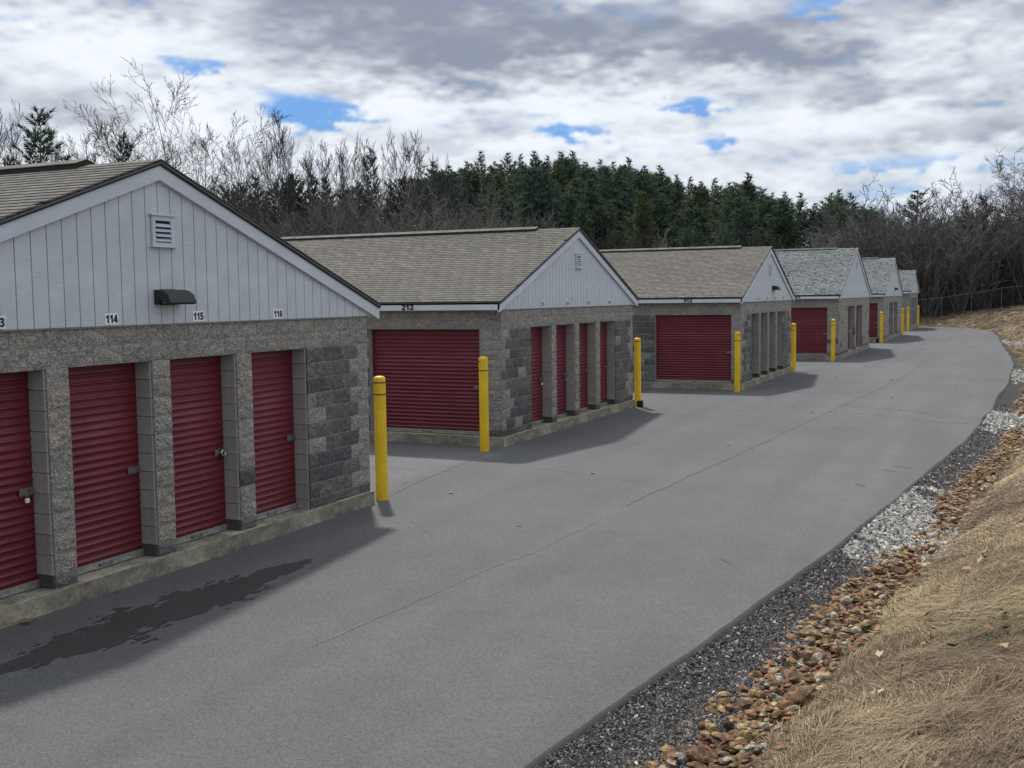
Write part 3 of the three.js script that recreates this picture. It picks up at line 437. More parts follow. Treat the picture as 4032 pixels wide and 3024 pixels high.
building({ seed: 5, near: 2, X: -6.85, zc: -74.95, half: 5.95, len: 30, ridge: 5.21, doors: two.map(([a, e]) => [a - 0.3, e - 0.3]), side: [[-0.33, -2.9]], sideShown: 5, sideDark: 0.06, vent: [4.24, 4.54], roofKind: 'green', label: 'fifth storage building, grey green roof, second from the far end' });
building({ seed: 6, near: 3, X: -6.99, zc: -94.1, half: 4.05, len: 30, ridge: 4.58, base: 0.16, doors: four.map(([a, e]) => [a + 0.05, e + 0.05]), side: [], roofKind: 'green', vent: [3.68, 3.96], label: 'smallest and most distant storage building at the end of the drive' });

// ------------------------------------------------------------------ number plates, lamps, padlocks
function plate(n, x, y, z, label, w = 0.185, h = 0.118) {
  const g = group('number_plate'); g.position.set(x, y, z); tag(g, label, 'sign', 'unit number plates');
  mesh('plate', box(0, 0.003, -h / 2, h / 2, -w / 2, w / 2), M.white, g);
  if (n) { const t = lettering(n, 0.076, 1.0, 0.0015); t.computeBoundingBox(); const s = 0.165 / (t.boundingBox.max.x - t.boundingBox.min.x); t.scale(Math.min(1.05, s), 1.05, 1); t.rotateY(Math.PI / 2); const m = mesh('lettering', t, M.black, g); m.position.x = 0.0032; }
}
const px = (X) => X + 0.0365;
[['113', -7.07], ['114', -8.47], ['115', -9.79], ['116', -11.28]].forEach(([n, z]) => plate(n, px(-8.45), 2.822, z, `white plate with black number ${n} on the pale siding`));
[['213', -21.62], ['214', -23.08], ['215', -24.45], ['216', -25.95]].forEach(([n, z]) => plate(n, px(-9.19), 2.835, z, `small white plate with black number ${n}`));
[['313', -36.2], ['314', -37.7], ['315', -39.1], ['316', -40.7]].forEach(([n, z], i) => plate(n, px(-7.59), 2.84, z, `tiny white number plate, ${['first', 'second', 'third', 'fourth'][i]} on the gable of building 312`, 0.16, 0.12));
[-54.6, -57.6].forEach((z, i) => plate('', px(-6.89), 2.84, z, `tiny pale plate over the ${['first', 'second'][i]} opening of building 411`, 0.14, 0.1));
function wallLamp(x, y, z, label) {
  const g = group('wall_lamp'); g.position.set(x, y, z); tag(g, label, 'lamp', 'wall lamps on the gables');
  const prof = [[0, -0.075], [0.05, -0.075], [0.05, -0.02], [0.20, -0.075], [0.215, -0.06], [0.18, 0.02], [0.12, 0.058], [0.05, 0.07], [0, 0.07]];
  const s = new THREE.Shape(prof.map(([a, c]) => new THREE.Vector2(a, c))), e = new THREE.ExtrudeGeometry(s, { depth: 0.40, bevelEnabled: true, bevelSize: 0.008, bevelThickness: 0.008, bevelSegments: 2 }); e.translate(0.008, 0, -0.2); mesh('housing', boxUV(e), M.bronze, g);
  mesh('lens', box(0.07, 0.17, -0.07, -0.035, -0.16, 0.16, 0.01), M.lens, g); mesh('back_plate', box(0, 0.012, -0.09, 0.085, -0.12, 0.12, 0.003), M.bronze, g);
}
wallLamp(px(-8.45), 3.045, -9.30, 'dark wall lamp under the louvred vent of the cut-off building');
wallLamp(px(-7.59), 3.2, -38.75, 'dark wall lamp on the gable of building 312');
wallLamp(px(-6.85), 3.22, -75.6, 'small dark wall lamp on the second farthest gable');
function padlock(x, y, z, kind, label, turn = 0, s = 1) {
  const g = group('padlock'); g.position.set(x, y, z); g.rotation.set(turn, Math.PI / 2, 0, 'YXZ'); g.scale.setScalar(s); tag(g, label, 'padlock');
  if (kind === 'disc') { const c = new THREE.CylinderGeometry(0.037, 0.037, 0.026, 28, 1); c.rotateX(Math.PI / 2); const l = new THREE.TorusGeometry(0.033, 0.006, 8, 28); l.translate(0, 0, 0.012); mesh('body', merge([boxUV(c), boxUV(l)]), M.chrome, g); mesh('shackle', box(-0.03, 0.004, -0.012, 0.004, 0.013, 0.016), M.black, g); return; }
  mesh('body', box(-0.022, 0.022, -0.045, 0, -0.011, 0.011, 0.004), kind === 'brass' ? M.chrome : M.white, g);
  const t = new THREE.TorusGeometry(0.015, 0.004, 8, 16, Math.PI); t.translate(0, 0.012, 0); mesh('shackle', merge([boxUV(t), box(-0.0185, -0.0115, -0.002, 0.012, -0.003, 0.003), box(0.0115, 0.0185, -0.002, 0.012, -0.003, 0.003)]), M.galv, g);
}
padlock(-8.45 - 0.18, 1.105, -7.50, 'white', 'small padlock hanging on the door of unit 113');
padlock(-8.45 - 0.175, 1.16, -10.39, 'disc', 'round shiny disc lock on the door of unit 115', 0, 1.15);
padlock(-9.19 - 0.18, 1.09, -22.07, 'white', 'small pale padlock on the door of unit 213', 0, 1.1);
padlock(-9.19 - 0.17, 1.12, -23.50, 'brass', 'large bright padlock on the door of unit 214', 0.3, 1.9);
padlock(-7.59 - 0.17, 1.14, -38.02, 'white', 'bright padlock on a narrow door of building 312', 0, 1.6);
padlock(-6.89 - 0.17, 1.15, -55.4, 'white', 'tiny bright padlock on the first recessed door of building 411', 0, 1.8);

// ------------------------------------------------------------------ bollards
{
  const prof = [[0.091, 0], [0.091, 1.79], [0.089, 1.82], [0.081, 1.842], [0.06, 1.855], [0.03, 1.862], [0.0001, 1.864]].map(([a, c]) => new THREE.Vector2(a, c)), sl = new THREE.LatheGeometry(prof, 32);
  { const u = sl.attributes.uv, p = sl.attributes.position; for (let i = 0; i < u.count; i++) u.setXY(i, u.getX(i) * 0.57, p.getY(i)); }
  const band = (y, a0, a1) => { const g = new THREE.CylinderGeometry(0.0925, 0.0925, 0.020, 36, 1, true, a0, a1 - a0); g.translate(0, y, 0); return g; };
  const list = [[-8.48, -13.79, 0, 'yellow bollard at the corner of the building with unit 116'], [-9.27, -18.92, 1, 'yellow bollard in front of the wide door 212'], [-9.13, -28.17, 2, 'slim looking yellow bollard past the far corner of building 212'], [-7.55, -33.18, 3, 'yellow bollard in front of the wide door 312'], [-7.53, -42.72, 0, 'yellow bollard past the far corner of building 312'], [-6.99, -49.3, 0, 'yellow bollard in front of the wide door 411'], [-6.84, -67.86, 0, 'yellow bollard before the fifth building with the narrow looking red door'], [-6.79, -81.2, 0, 'pale thin yellow bollard past the fifth building'], [-7.03, -89.04, 0, 'yellow bollard before the farthest building'], [-6.98, -98.6, 0, 'most distant yellow bollard, past the last building']];
  for (const [x, z, kind, label] of list) {
    const g = group('bollard'); g.position.set(x, -0.01, z); tag(g, label, 'bollard', 'yellow bollards beside the buildings');
    const r = rng(Math.round(-z * 10)); g.rotation.set((r() - 0.5) * 0.008, r() * 0, (r() - 0.5) * 0.010);
    mesh('sleeve', sl, M.yellow, g);
    mesh('reflective_band', band(1.763, kind === 1 ? 3.6 : kind === 3 ? 0.1 : 0, kind === 1 ? 6.15 : kind === 3 ? 2.4 : Math.PI * 2), M.redTape, g);
    mesh('reflective_band', band(1.588, kind === 2 ? 3.9 : 0, kind === 2 ? 6.1 : Math.PI * 2), M.redTape, g);
  }
  const bb = group('bait_box'); bb.position.set(-9.0, 0, -27.98); tag(bb, 'small black box at the foot of the bollard past building 212', 'box');
  mesh('body', box(-0.07, 0.09, 0, 0.15, -0.02, 0.10, 0.015), M.bait, bb); mesh('lid', box(-0.075, 0.095, 0.151, 0.17, -0.025, 0.105, 0.008), M.galv, bb);
  const b2 = group('bait_box'); b2.position.set(-7.1, 0, -68.35); tag(b2, 'small black box beside the fifth building near its red door', 'box'); mesh('body', box(-0.1, 0.1, 0, 0.2, -0.1, 0.1, 0.02), M.bait, b2); mesh('lid', box(-0.105, 0.105, 0.201, 0.225, -0.105, 0.105, 0.008), M.bait, b2);
}
// ------------------------------------------------------------------ stones, gravel and dead grass on the bank side
function rockGeo(seed, flat, det = 1) {
  const g0 = new THREE.IcosahedronGeometry(1, det), p = g0.attributes.position, r = rng(seed), ax = [0.75 + r() * 0.5, flat * (0.8 + 0.4 * r()), 0.6 + r() * 0.4], cut = []; for (let k = 0; k < 5; k++) cut.push([new THREE.Vector3(r() - 0.5, r() - 0.5, r() - 0.5).normalize(), 0.55 + 0.3 * r()]);
  for (let i = 0; i < p.count; i++) { const v = new THREE.Vector3().fromBufferAttribute(p, i); const s = 0.86 + 0.3 * n3(v.x * 1.4 + seed * 5, v.y * 1.4, v.z * 1.4); v.multiplyScalar(s); for (const [n, d] of cut) { const q = v.dot(n) - d; if (q > 0) v.addScaledVector(n, -q * 0.9); } p.setXYZ(i, v.x * ax[0], v.y * ax[1], v.z * ax[2]); }
  g0.computeVertexNormals(); return boxUV(det > 1 ? toCreasedNormals(g0, 0.5) : g0, 1, r(), r());
}
const tRock = tex(256, (u, v, i, j) => { const g = 0.72 + (tn(u * 5, v * 5, 5) - 0.5) * 0.5 + (tn(u * 18, v * 18, 18) - 0.5) * 0.25 + (tn(u * 60, v * 60, 60) - 0.5) * 0.2; const o = tn(u * 4 + 2, v * 4, 4) - 0.5; return [g, g * (1 - o * 0.14), g * (1 - o * 0.30)]; });
const rockTone = { rusty: [[0.46, 0.25, 0.115], [0.40, 0.20, 0.095], [0.52, 0.30, 0.13], [0.34, 0.18, 0.105]], ochre: [[0.56, 0.40, 0.18], [0.60, 0.43, 0.20]], cream: [[0.68, 0.62, 0.46], [0.62, 0.59, 0.48]], brown: [[0.25, 0.14, 0.09], [0.30, 0.18, 0.12]] };
const rockMat = {}; for (const k in rockTone) rockMat[k] = rockTone[k].map((c) => std({ map: rep(tRock, 0.9), color: rgb(...c), roughness: 0.85, bumpMap: rep(bBlock, 0.8), bumpScale: 0.006 }));
const rockLabel = { rusty: 'rust orange stone lying in the drainage strip beside the gravel shoulder', ochre: 'yellow ochre stone lying in the drainage strip beside the gravel shoulder', cream: 'pale cream stone lying in the drainage strip beside the gravel shoulder', brown: 'dark brown stone lying in the drainage strip beside the gravel shoulder' };
const rocks = [1, 2, 3, 4, 5, 6, 7].map((s) => rockGeo(s, 0.26 + 0.045 * s, 2)), pebbles = [41, 42, 43, 44].map((s) => rockGeo(s, 0.6, 0)), smallRocks = [51, 52, 53, 54].map((s) => rockGeo(s, 0.42, 1));
const whiteZones = [[-1.35, -15.5, 0.75, 2.6], [-0.10, -28.2, 0.75, 2.4], [0.45, -43, 0.6, 3.6], [0.45, -71, 0.8, 4]];
const whiteAt = (x, z) => { let m = 0; for (const [a, c, sx, sz] of whiteZones) m = Math.max(m, 1 - Math.hypot((x - a - (z - c) * 0.10) / sx, (z - c) / sz)); return m; };
function slopeQuat(x, z, r, tilt) { const e = 0.15, n = new THREE.Vector3(land(x - e, z) - land(x + e, z), 2 * e, land(x, z - e) - land(x, z + e)).normalize(); n.x += (r() - 0.5) * tilt; n.z += (r() - 0.5) * tilt; n.normalize(); return new THREE.Quaternion().setFromUnitVectors(new THREE.Vector3(0, 1, 0), n).multiply(new THREE.Quaternion().setFromAxisAngle(new THREE.Vector3(0, 1, 0), r() * 6.283)); }
{ // drainage stones
  const r = rng(77), all = [];
  for (let z = -3.5; z > -66;) {
    const step = 0.0062 * (1 + Math.max(0, -z - 12) * 0.05); z -= step;
    const w = fbm(3, z * 0.8, 4, 3), c = 0.80 + (w - 0.5) * 0.42 + 0.10 * sstep(-11, -5, z), hw = 0.15 + 0.14 * n2(z * 0.9, 2) + 0.07 * sstep(-12, -6, z);
    const d = c + (r() + r() - 1) * hw * 1.5, x = edgeX(z) + d * 1.01; if (whiteAt(x, z) > 0.25 && r() < 0.75) continue;
    const t = r(), kind = t < 0.60 ? 'rusty' : t < 0.78 ? 'ochre' : t < 0.88 ? 'cream' : 'brown', s = (0.032 + 0.062 * Math.pow(r(), 1.5)) * (r() < 0.05 ? 1.6 : 1);
    all.push({ x, z, s, kind, k: Math.floor(r() * 4), g: Math.floor(r() * 7), q: slopeQuat(x, z, r, 0.55), lift: r() });
  }
  // let stones settle: a crude height field so that they pile instead of sharing a spot
  const cell = new Map(), key = (x, z) => Math.round(x / 0.07) + ':' + Math.round(z / 0.07);
  all.sort((a, b) => b.s - a.s);
  for (const o of all) { const k = key(o.x, o.z), h = cell.get(k) ?? 0; o.y = land(o.x, o.z) + Math.min(h, 0.09) + o.s * 0.18; cell.set(k, h + o.s * 0.5); }
  all.sort((a, b) => (b.s / Math.hypot(b.x, b.z)) - (a.s / Math.hypot(a.x, a.z)));
  const one = all.slice(0, 300), rest = all.slice(300);
  for (const o of one) { const ms = rockMat[o.kind], m = mesh('drainage_stone', rocks[o.g], ms[o.k % ms.length]); m.position.set(o.x, o.y, o.z); m.quaternion.copy(o.q); m.scale.setScalar(o.s); tag(m, (o.s > 0.085 ? 'large ' : o.s > 0.06 ? 'middling ' : 'small ') + rockLabel[o.kind], 'stone', 'stones in the drainage strip'); }
  const im = new THREE.InstancedMesh(smallRocks[0], std({ map: rep(tRock, 0.9), color: rgb(1, 1, 1), roughness: 0.85 }), rest.length), mm = new THREE.Matrix4();
  rest.forEach((o, i) => { im.setMatrixAt(i, mm.compose(new THREE.Vector3(o.x, o.y, o.z), o.q, new THREE.Vector3(o.s, o.s, o.s))); const c = rockTone[o.kind][o.k % rockTone[o.kind].length]; im.setColorAt(i, rgb(...c)); });
  im.name = 'drainage_stones'; im.castShadow = im.receiveShadow = true; scene.add(im); tag(im, 'mass of smaller rusty stones filling the drainage strip', 'stones', null, 'stuff');
}
function scatter(name, geo, mat, n, seed, spot, label, category) {      // spot(r) gives [x, y, z, sx, sy, sz, quaternion, colour] or null
  const r = rng(seed), out = []; for (let i = 0; i < n; i++) { const s = spot(r); if (s) out.push(s); }
  const im = new THREE.InstancedMesh(geo, mat, out.length), mm = new THREE.Matrix4(); out.forEach((s, i) => { im.setMatrixAt(i, mm.compose(new THREE.Vector3(s[0], s[1], s[2]), s[6], new THREE.Vector3(s[3], s[4], s[5]))); im.setColorAt(i, s[7]); });
  im.name = name; im.castShadow = im.receiveShadow = true; scene.add(im); tag(im, label, category, null, 'stuff'); return im;
}
const spin = (r) => new THREE.Quaternion().setFromEuler(new THREE.Euler(r() * 6.28, r() * 6.28, r() * 6.28));
const grainMat = std({ color: rgb(1, 1, 1), roughness: 0.9 });
scatter('gravel', pebbles[0], grainMat, 62000, 5, (r) => { const u = r(), z = -3.8 - 28 * u * u - r() * 0.5, e = edgeX(z), d = 0.02 + Math.pow(r(), 0.8) * 0.85, x = e + d; if (r() > 1.1 - sstep(0.5, 0.95, d) * 0.9) return null; const s = (0.005 + 0.009 * r() * r()) * (1 + u * 1.1), c = r(), v = c < 0.66 ? 0.045 + 0.06 * r() : c < 0.94 ? 0.12 + 0.10 * r() : 0.28 + 0.3 * r(), w = r() * 0.15; return [x, land(x, z) + s * 0.3, z, s * 1.3, s, s, spin(r), rgb(v * (1 + w), v, v * (1 - w * 0.6))]; }, 'dark loose gravel on the shoulder beside the asphalt', 'gravel');
scatter('crushed_stone', pebbles[1], grainMat, 15000, 6, (r) => { const k = r() < 0.62 ? 0 : 1 + Math.floor(r() * 3), [a, c, sx, sz] = whiteZones[k], dz = (r() * 2 - 1) * sz, x = a + dz * 0.10 + (r() * 2 - 1) * sx, z = c + dz; const f = whiteAt(x, z); if (f + (fbm(x * 4, z * 2.5, 3, 3) - 0.5) * 1.3 < 0.10 || x < edgeX(z) + 0.06) return null; const s = (0.011 + 0.022 * r() * r()) * (k ? 1.7 : 1), v = 0.30 + 0.36 * r(); return [x, land(x, z) + s * 0.6, z, s * 1.4, s * 0.8, s, spin(r), rgb(v, v * 0.98, v * 0.92)]; }, 'whitish crushed stone patches on the shoulder', 'gravel');
// dead grass: matted tufts of narrow blades
function tuftGeo(seed, n, len, wid, lie) {
  const r = rng(seed), p = [], c = [];
  for (let i = 0; i < n; i++) { const a = (r() - 0.5) * 2.0 + (r() < 0.15 ? r() * 6.283 : 0), L = len * (0.5 + 0.7 * r()), up = (1 - lie) * (0.4 + r() * 0.7), ox = (r() - 0.5) * len * 0.5, oz = (r() - 0.5) * len * 0.5; let x = ox, y = 0, z = oz, e = Math.asin(clamp(up, 0, 0.97)); const hx = -Math.sin(a) * wid, hz = Math.cos(a) * wid; let prev = null; const t = 0.75 + 0.5 * r();
    for (let k = 0; k <= 2; k++) { const w = 1 - k / 2; const cur = [[x - hx * w, y, z - hz * w], [x + hx * w, y, z + hz * w]]; if (prev) { p.push(...prev[0], ...prev[1], ...cur[0]); if (k < 2) p.push(...prev[1], ...cur[1], ...cur[0]); const nv = k < 2 ? 6 : 3; for (let q = 0; q < nv; q++) c.push(t, t * (0.97 + 0.06 * r()), t * 0.96); } prev = cur; const s = L / 2; x += Math.cos(a) * Math.cos(e) * s; z += Math.sin(a) * Math.cos(e) * s; y += Math.sin(e) * s; e -= 0.9 * r() + 0.25; } }
  const g = new THREE.BufferGeometry(); g.setAttribute('position', new THREE.Float32BufferAttribute(p, 3)); g.setAttribute('color', new THREE.Float32BufferAttribute(c, 3)); g.computeVertexNormals(); return g;
}
const grassMat = new THREE.MeshStandardMaterial({ color: rgb(1, 1, 1), vertexColors: true, roughness: 0.95, side: THREE.DoubleSide });
const strawTone = (r, x, z) => { const n = fbm(x * 1.3, z * 1.3, 9, 3), t = clamp(r() * 0.75 + (n - 0.5) * 1.6 + 0.12, -0.25, 1.1), g = sstep(0.60, 0.74, fbm(x * 0.6 + 9, z * 0.6, 3, 3)) * 0.55 * r(); const v = 0.6 + 0.7 * r(); return rgb(lerp(lerp(0.16, 0.42, t), 0.12, g) * v, lerp(lerp(0.113, 0.322, t), 0.13, g) * v, lerp(lerp(0.078, 0.200, t), 0.05, g) * v); };
const comb = (x, z, r) => { const e = 0.15, n = new THREE.Vector3(land(x - e, z) - land(x + e, z), 2 * e, land(x, z - e) - land(x, z + e)).normalize(), a = 2.6 + (fbm(x * 0.9, z * 0.9, 21, 3) - 0.5) * 7 + (r() - 0.5) * 0.5; return new THREE.Quaternion().setFromUnitVectors(new THREE.Vector3(0, 1, 0), n).multiply(new THREE.Quaternion().setFromAxisAngle(new THREE.Vector3(0, 1, 0), a)); };
const grassSpot = (zf, sf, dmin = 0.9, span = 3.2) => (r) => { const z = zf(r), e = edgeX(z), d = dmin + r() * span, x = e + d; if (d < 1.15 + 0.35 * (fbm(2, z * 0.9, 8, 2) - 0.5) && r() > (d - 0.8) * 0.9) return null; const s = sf(r, z); return [x, land(x, z) - 0.005, z, s, s * (0.5 + 0.6 * r()), s, comb(x, z, r), strawTone(r, x, z)]; };
scatter('dry_grass', tuftGeo(1, 16, 0.24, 0.0026, 0.74), grassMat, 26000, 31, grassSpot((r) => -2.2 - 12 * Math.pow(r(), 1.1), (r) => 0.6 + 0.8 * r()), 'matted dead straw grass covering the bank', 'grass');
scatter('dry_grass_001', tuftGeo(2, 14, 0.22, 0.005, 0.70), grassMat, 20000, 32, grassSpot((r) => -13 - 34 * Math.pow(r(), 1.3), (r, z) => (0.8 + 0.9 * r()) * (1 + (-z - 13) * 0.014), 0.95, 3.6), 'dead straw grass farther up the drive along the bank', 'grass');
scatter('dry_grass_002', tuftGeo(3, 14, 0.22, 0.009, 0.66), grassMat, 16000, 33, (r) => { const z = r() < 0.55 ? -44 - 56 * r() : -97 - 15 * r(), x = z < -95 ? -12 + 20 * r() : edgeX(z) + 0.4 + 4.5 * r(), d = edgeDist(x, z); if (d < 0.35) return null; const s = 1.1 + 1.1 * r(); return [x, land(x, z) - 0.01, z, s, s * 0.8, s, slopeQuat(x, z, r, 0.3), strawTone(r, x, z)]; }, 'dead grass on the mound at the far end of the drive', 'grass');
// weed stalks and fallen leaves
{
  const r = rng(91), stalk = (seed, h) => { const q = rng(seed), pts = [new THREE.Vector3()]; let x = 0, z = 0; for (let k = 1; k <= 4; k++) { x += (q() - 0.5) * h * 0.16; z += (q() - 0.5) * h * 0.16; pts.push(new THREE.Vector3(x, h * k / 4, z)); } const t = new THREE.TubeGeometry(new THREE.CatmullRomCurve3(pts), 8, 0.0032, 4); const top = pts[4]; const hd = rockGeo(seed + 3, 0.8, 0); hd.scale(0.012, 0.016, 0.012); hd.translate(top.x, top.y, top.z); const br = new THREE.TubeGeometry(new THREE.CatmullRomCurve3([pts[2], pts[2].clone().add(new THREE.Vector3((q() - 0.5) * 0.2 * h, h * 0.2, (q() - 0.5) * 0.2 * h))]), 3, 0.002, 3); return merge([t, hd, br].map((g) => boxUV(g))); };
  const kinds = [stalk(1, 0.26), stalk(2, 0.34), stalk(3, 0.20), stalk(4, 0.42)], ms = [std({ color: rgb(0.075, 0.05, 0.035), roughness: 1 }), std({ color: rgb(0.20, 0.13, 0.08), roughness: 1 })];
  for (let i = 0; i < 60; i++) { const z = -4.4 - 11 * Math.pow(r(), 1.4), x = edgeX(z) + 1.15 + r() * 2.1; const m = mesh('weed_stalk', kinds[i % 4], ms[i % 2]); m.position.set(x, land(x, z) - 0.01, z); m.rotation.set((r() - 0.5) * 1.3, r() * 6, (r() - 0.5) * 1.3); m.scale.setScalar(0.45 + 0.4 * r()); tag(m, i % 2 ? 'thin tan dead weed stalk standing in the straw grass' : 'thin dark dead weed stalk standing in the straw grass', 'weed', 'dead weed stalks on the bank'); }
  const leaf = (seed) => { const q = rng(seed), s = new THREE.Shape(); const n = 14; for (let k = 0; k <= n; k++) { const a = k / n * 6.283, rr = 0.05 * (0.55 + 0.45 * Math.abs(Math.cos(a * 2.5 + seed))) * (1 + 0.3 * Math.cos(a)); s[k ? 'lineTo' : 'moveTo'](Math.cos(a) * rr * 1.3, Math.sin(a) * rr * 0.8); } const g = new THREE.ShapeGeometry(s); g.rotateX(-Math.PI / 2); const p = g.attributes.position; for (let i = 0; i < p.count; i++) p.setY(i, 0.6 * Math.abs(p.getZ(i)) + 0.25 * Math.abs(p.getX(i)) * q()); g.computeVertexNormals(); return g; };
  const ls = [leaf(1), leaf(2), leaf(3)], lm = [[0.34, 0.22, 0.12], [0.42, 0.32, 0.20], [0.22, 0.11, 0.06]].map((c) => std({ color: rgb(...c), roughness: 0.9, side: THREE.DoubleSide })), ln = ['tan', 'pale', 'reddish brown'];
  for (let i = 0; i < 130; i++) { const z = -4.6 - 14 * Math.pow(r(), 1.2), x = edgeX(z) + (i % 2 ? 0.6 + r() * 0.55 : 0.75 + r() * 1.9); const m = mesh('fallen_leaf', ls[i % 3], lm[(i * 7) % 3]); m.position.set(x, land(x, z) + 0.03 + 0.03 * r(), z); m.quaternion.copy(slopeQuat(x, z, r, 0.8)); m.scale.setScalar(0.4 + 0.6 * r()); tag(m, `curled ${ln[(i * 7) % 3]} dead leaf lying on the bank`, 'leaf', 'fallen leaves on the bank'); }
  const kerbLeaf = [[-8.36, -7.15], [-8.36, -8.3], [-8.36, -9.3], [-8.36, -9.9], [-8.37, -10.4]]; kerbLeaf.forEach(([x, z], i) => { const m = mesh('fallen_leaf', ls[i % 3], lm[2]); m.position.set(x + 0.02, 0.012, z); m.rotation.y = i * 1.7; m.scale.setScalar(i ? 0.6 : 1.2); tag(m, 'curled dark leaf against the concrete footing of the cut-off building', 'leaf', 'leaves along the footing'); });
}
{ // loose pale stones on the asphalt
  const r = rng(12), pts = [[-6.35, -17.1], [-5.0, -21.2], [-5.6, -23.9], [-8.9, -15.2], [-7.75, -14.6], [-2.7, -28.0]];
  for (let i = 0; i < 44; i++) { const z = -27 - 55 * Math.pow(r(), 1.2); pts.push([edgeX(z) - 0.6 - r() * 5.6, z]); }
  const mats = [[0.62, 0.60, 0.56], [0.50, 0.46, 0.40], [0.30, 0.22, 0.15]].map((c) => std({ map: rep(tRock, 0.9), color: rgb(...c), roughness: 0.9 }));
  pts.forEach(([x, z], i) => { const k = r() < 0.6 ? 0 : r() < 0.6 ? 1 : 2, m = mesh('loose_stone', smallRocks[i % 4], mats[k]); const s = 0.022 + 0.022 * r(); m.position.set(x, s * 0.3, z); m.scale.set(s * 1.5, s * 0.9, s); m.rotation.y = r() * 6; tag(m, `small ${['white', 'tan', 'brown'][k]} stone lying loose on the asphalt`, 'stone', 'loose stones on the asphalt'); });
}
// ------------------------------------------------------------------ trees
function tubes(list, sides) {            // list of [ax, ay, az, bx, by, bz, r0, r1]
  const p = new Float32Array(list.length * sides * 18), nrm = new Float32Array(list.length * sides * 18); let o = 0; const d = new THREE.Vector3(), u = new THREE.Vector3(), v = new THREE.Vector3();
  const cs = [], sn = []; for (let k = 0; k <= sides; k++) { cs.push(Math.cos(k / sides * 6.2832)); sn.push(Math.sin(k / sides * 6.2832)); }
  for (const [ax, ay, az, bx, by, bz, r0, r1] of list) {
    d.set(bx - ax, by - ay, bz - az).normalize(); u.set(Math.abs(d.y) < 0.9 ? 0 : 1, Math.abs(d.y) < 0.9 ? 1 : 0, 0).cross(d).normalize(); v.crossVectors(d, u);
    for (let k = 0; k < sides; k++) {
      const q = [[k, 0], [k + 1, 0], [k + 1, 1], [k, 0], [k + 1, 1], [k, 1]];
      for (const [i, e] of q) { const nx = u.x * cs[i] + v.x * sn[i], ny = u.y * cs[i] + v.y * sn[i], nz = u.z * cs[i] + v.z * sn[i], rr = e ? r1 : r0; p[o] = (e ? bx : ax) + nx * rr; p[o + 1] = (e ? by : ay) + ny * rr; p[o + 2] = (e ? bz : az) + nz * rr; nrm[o] = nx; nrm[o + 1] = ny; nrm[o + 2] = nz; o += 3; }
    }
  }
  const g = new THREE.BufferGeometry(); g.setAttribute('position', new THREE.BufferAttribute(p, 3)); g.setAttribute('normal', new THREE.BufferAttribute(nrm, 3)); return g;
}
function bareTree(seed, o) {             // one metre-scaled bare hardwood: [trunk and limbs, twigs]
  const r = rng(seed), limbs = [], twigs = [];
  const grow = (p, d, L, rad, lv) => {
    const n = lv === 0 ? 9 : lv === 1 ? 5 : lv === 2 ? 3 : lv === 3 ? 2 : 1, step = L / n; let c = p.clone(), q = d.clone(), rr = rad; const kids = [];
    for (let i = 0; i < n; i++) {
      q.add(new THREE.Vector3((r() - 0.5), (r() - 0.5) * 0.6, (r() - 0.5)).multiplyScalar(o.wob * (lv > 2 ? 0.6 : lv ? 1 : 0.4))).add(new THREE.Vector3(0, o.up * (lv ? 0.16 : 0.1), 0)).normalize();
      const e = c.clone().addScaledVector(q, step), r1 = Math.max(lv > 3 ? o.thin * 0.75 : o.thin, rad * Math.pow(1 - (i + 1) / n * 0.92, lv ? 0.9 : 1));
      (lv < 2 ? limbs : twigs).push([c.x, c.y, c.z, e.x, e.y, e.z, rr, r1]); const f = (i + 1) / n;
      if (lv < o.levels && (lv ? f > 0.2 : f > o.clear)) { const m = lv === 0 ? o.b0 : lv === 1 ? o.b1 : o.b2; let k = Math.floor(m) + (r() < m % 1 ? 1 : 0); while (k-- > 0) kids.push([c.clone().lerp(e, r()), q.clone(), f, r1]); }
      c = e; rr = r1;
    }
    for (const [b, dir, f, br] of kids) { const a = r() * 6.283, side = new THREE.Vector3(Math.cos(a), 0, Math.sin(a)); side.addScaledVector(dir, -side.dot(dir)).normalize(); const an = (o.ang + (r() - 0.5) * 0.4) * (lv ? 1 : lerp(1.1, 0.75, f)); const nd = dir.clone().multiplyScalar(Math.cos(an)).addScaledVector(side, Math.sin(an)); grow(b, nd, L * (lv ? 0.58 : o.reach) * (1 - 0.45 * f) * (0.7 + 0.6 * r()), Math.max(o.thin, br * (lv ? 0.62 : 0.55)), lv + 1); }
  };
  for (let s = 0; s < o.stems; s++) { const a = s / o.stems * 6.283 + r(), t = o.stems > 1 ? o.lean * (0.6 + 0.6 * r()) : 0.03; grow(new THREE.Vector3(Math.cos(a) * 0.12 * (o.stems > 1), -0.3, Math.sin(a) * 0.12 * (o.stems > 1)), new THREE.Vector3(Math.cos(a) * t, 1, Math.sin(a) * t).normalize(), o.H * (0.8 + 0.25 * r()) * 0.92, o.rad * (0.8 + 0.3 * r()), 0); }
  return [tubes(limbs, 5), tubes(twigs, 3), twigs.length];
}
const barkTone = [[0.075, 0.068, 0.064], [0.10, 0.092, 0.085], [0.052, 0.046, 0.044], [0.24, 0.225, 0.20]];
const barkMat = barkTone.map((c) => std({ color: rgb(...c), roughness: 1 })), twigMat = [[0.062, 0.054, 0.050], [0.080, 0.070, 0.064], [0.058, 0.046, 0.045], [0.20, 0.185, 0.165]].map((c) => std({ color: rgb(...c), roughness: 1 }));
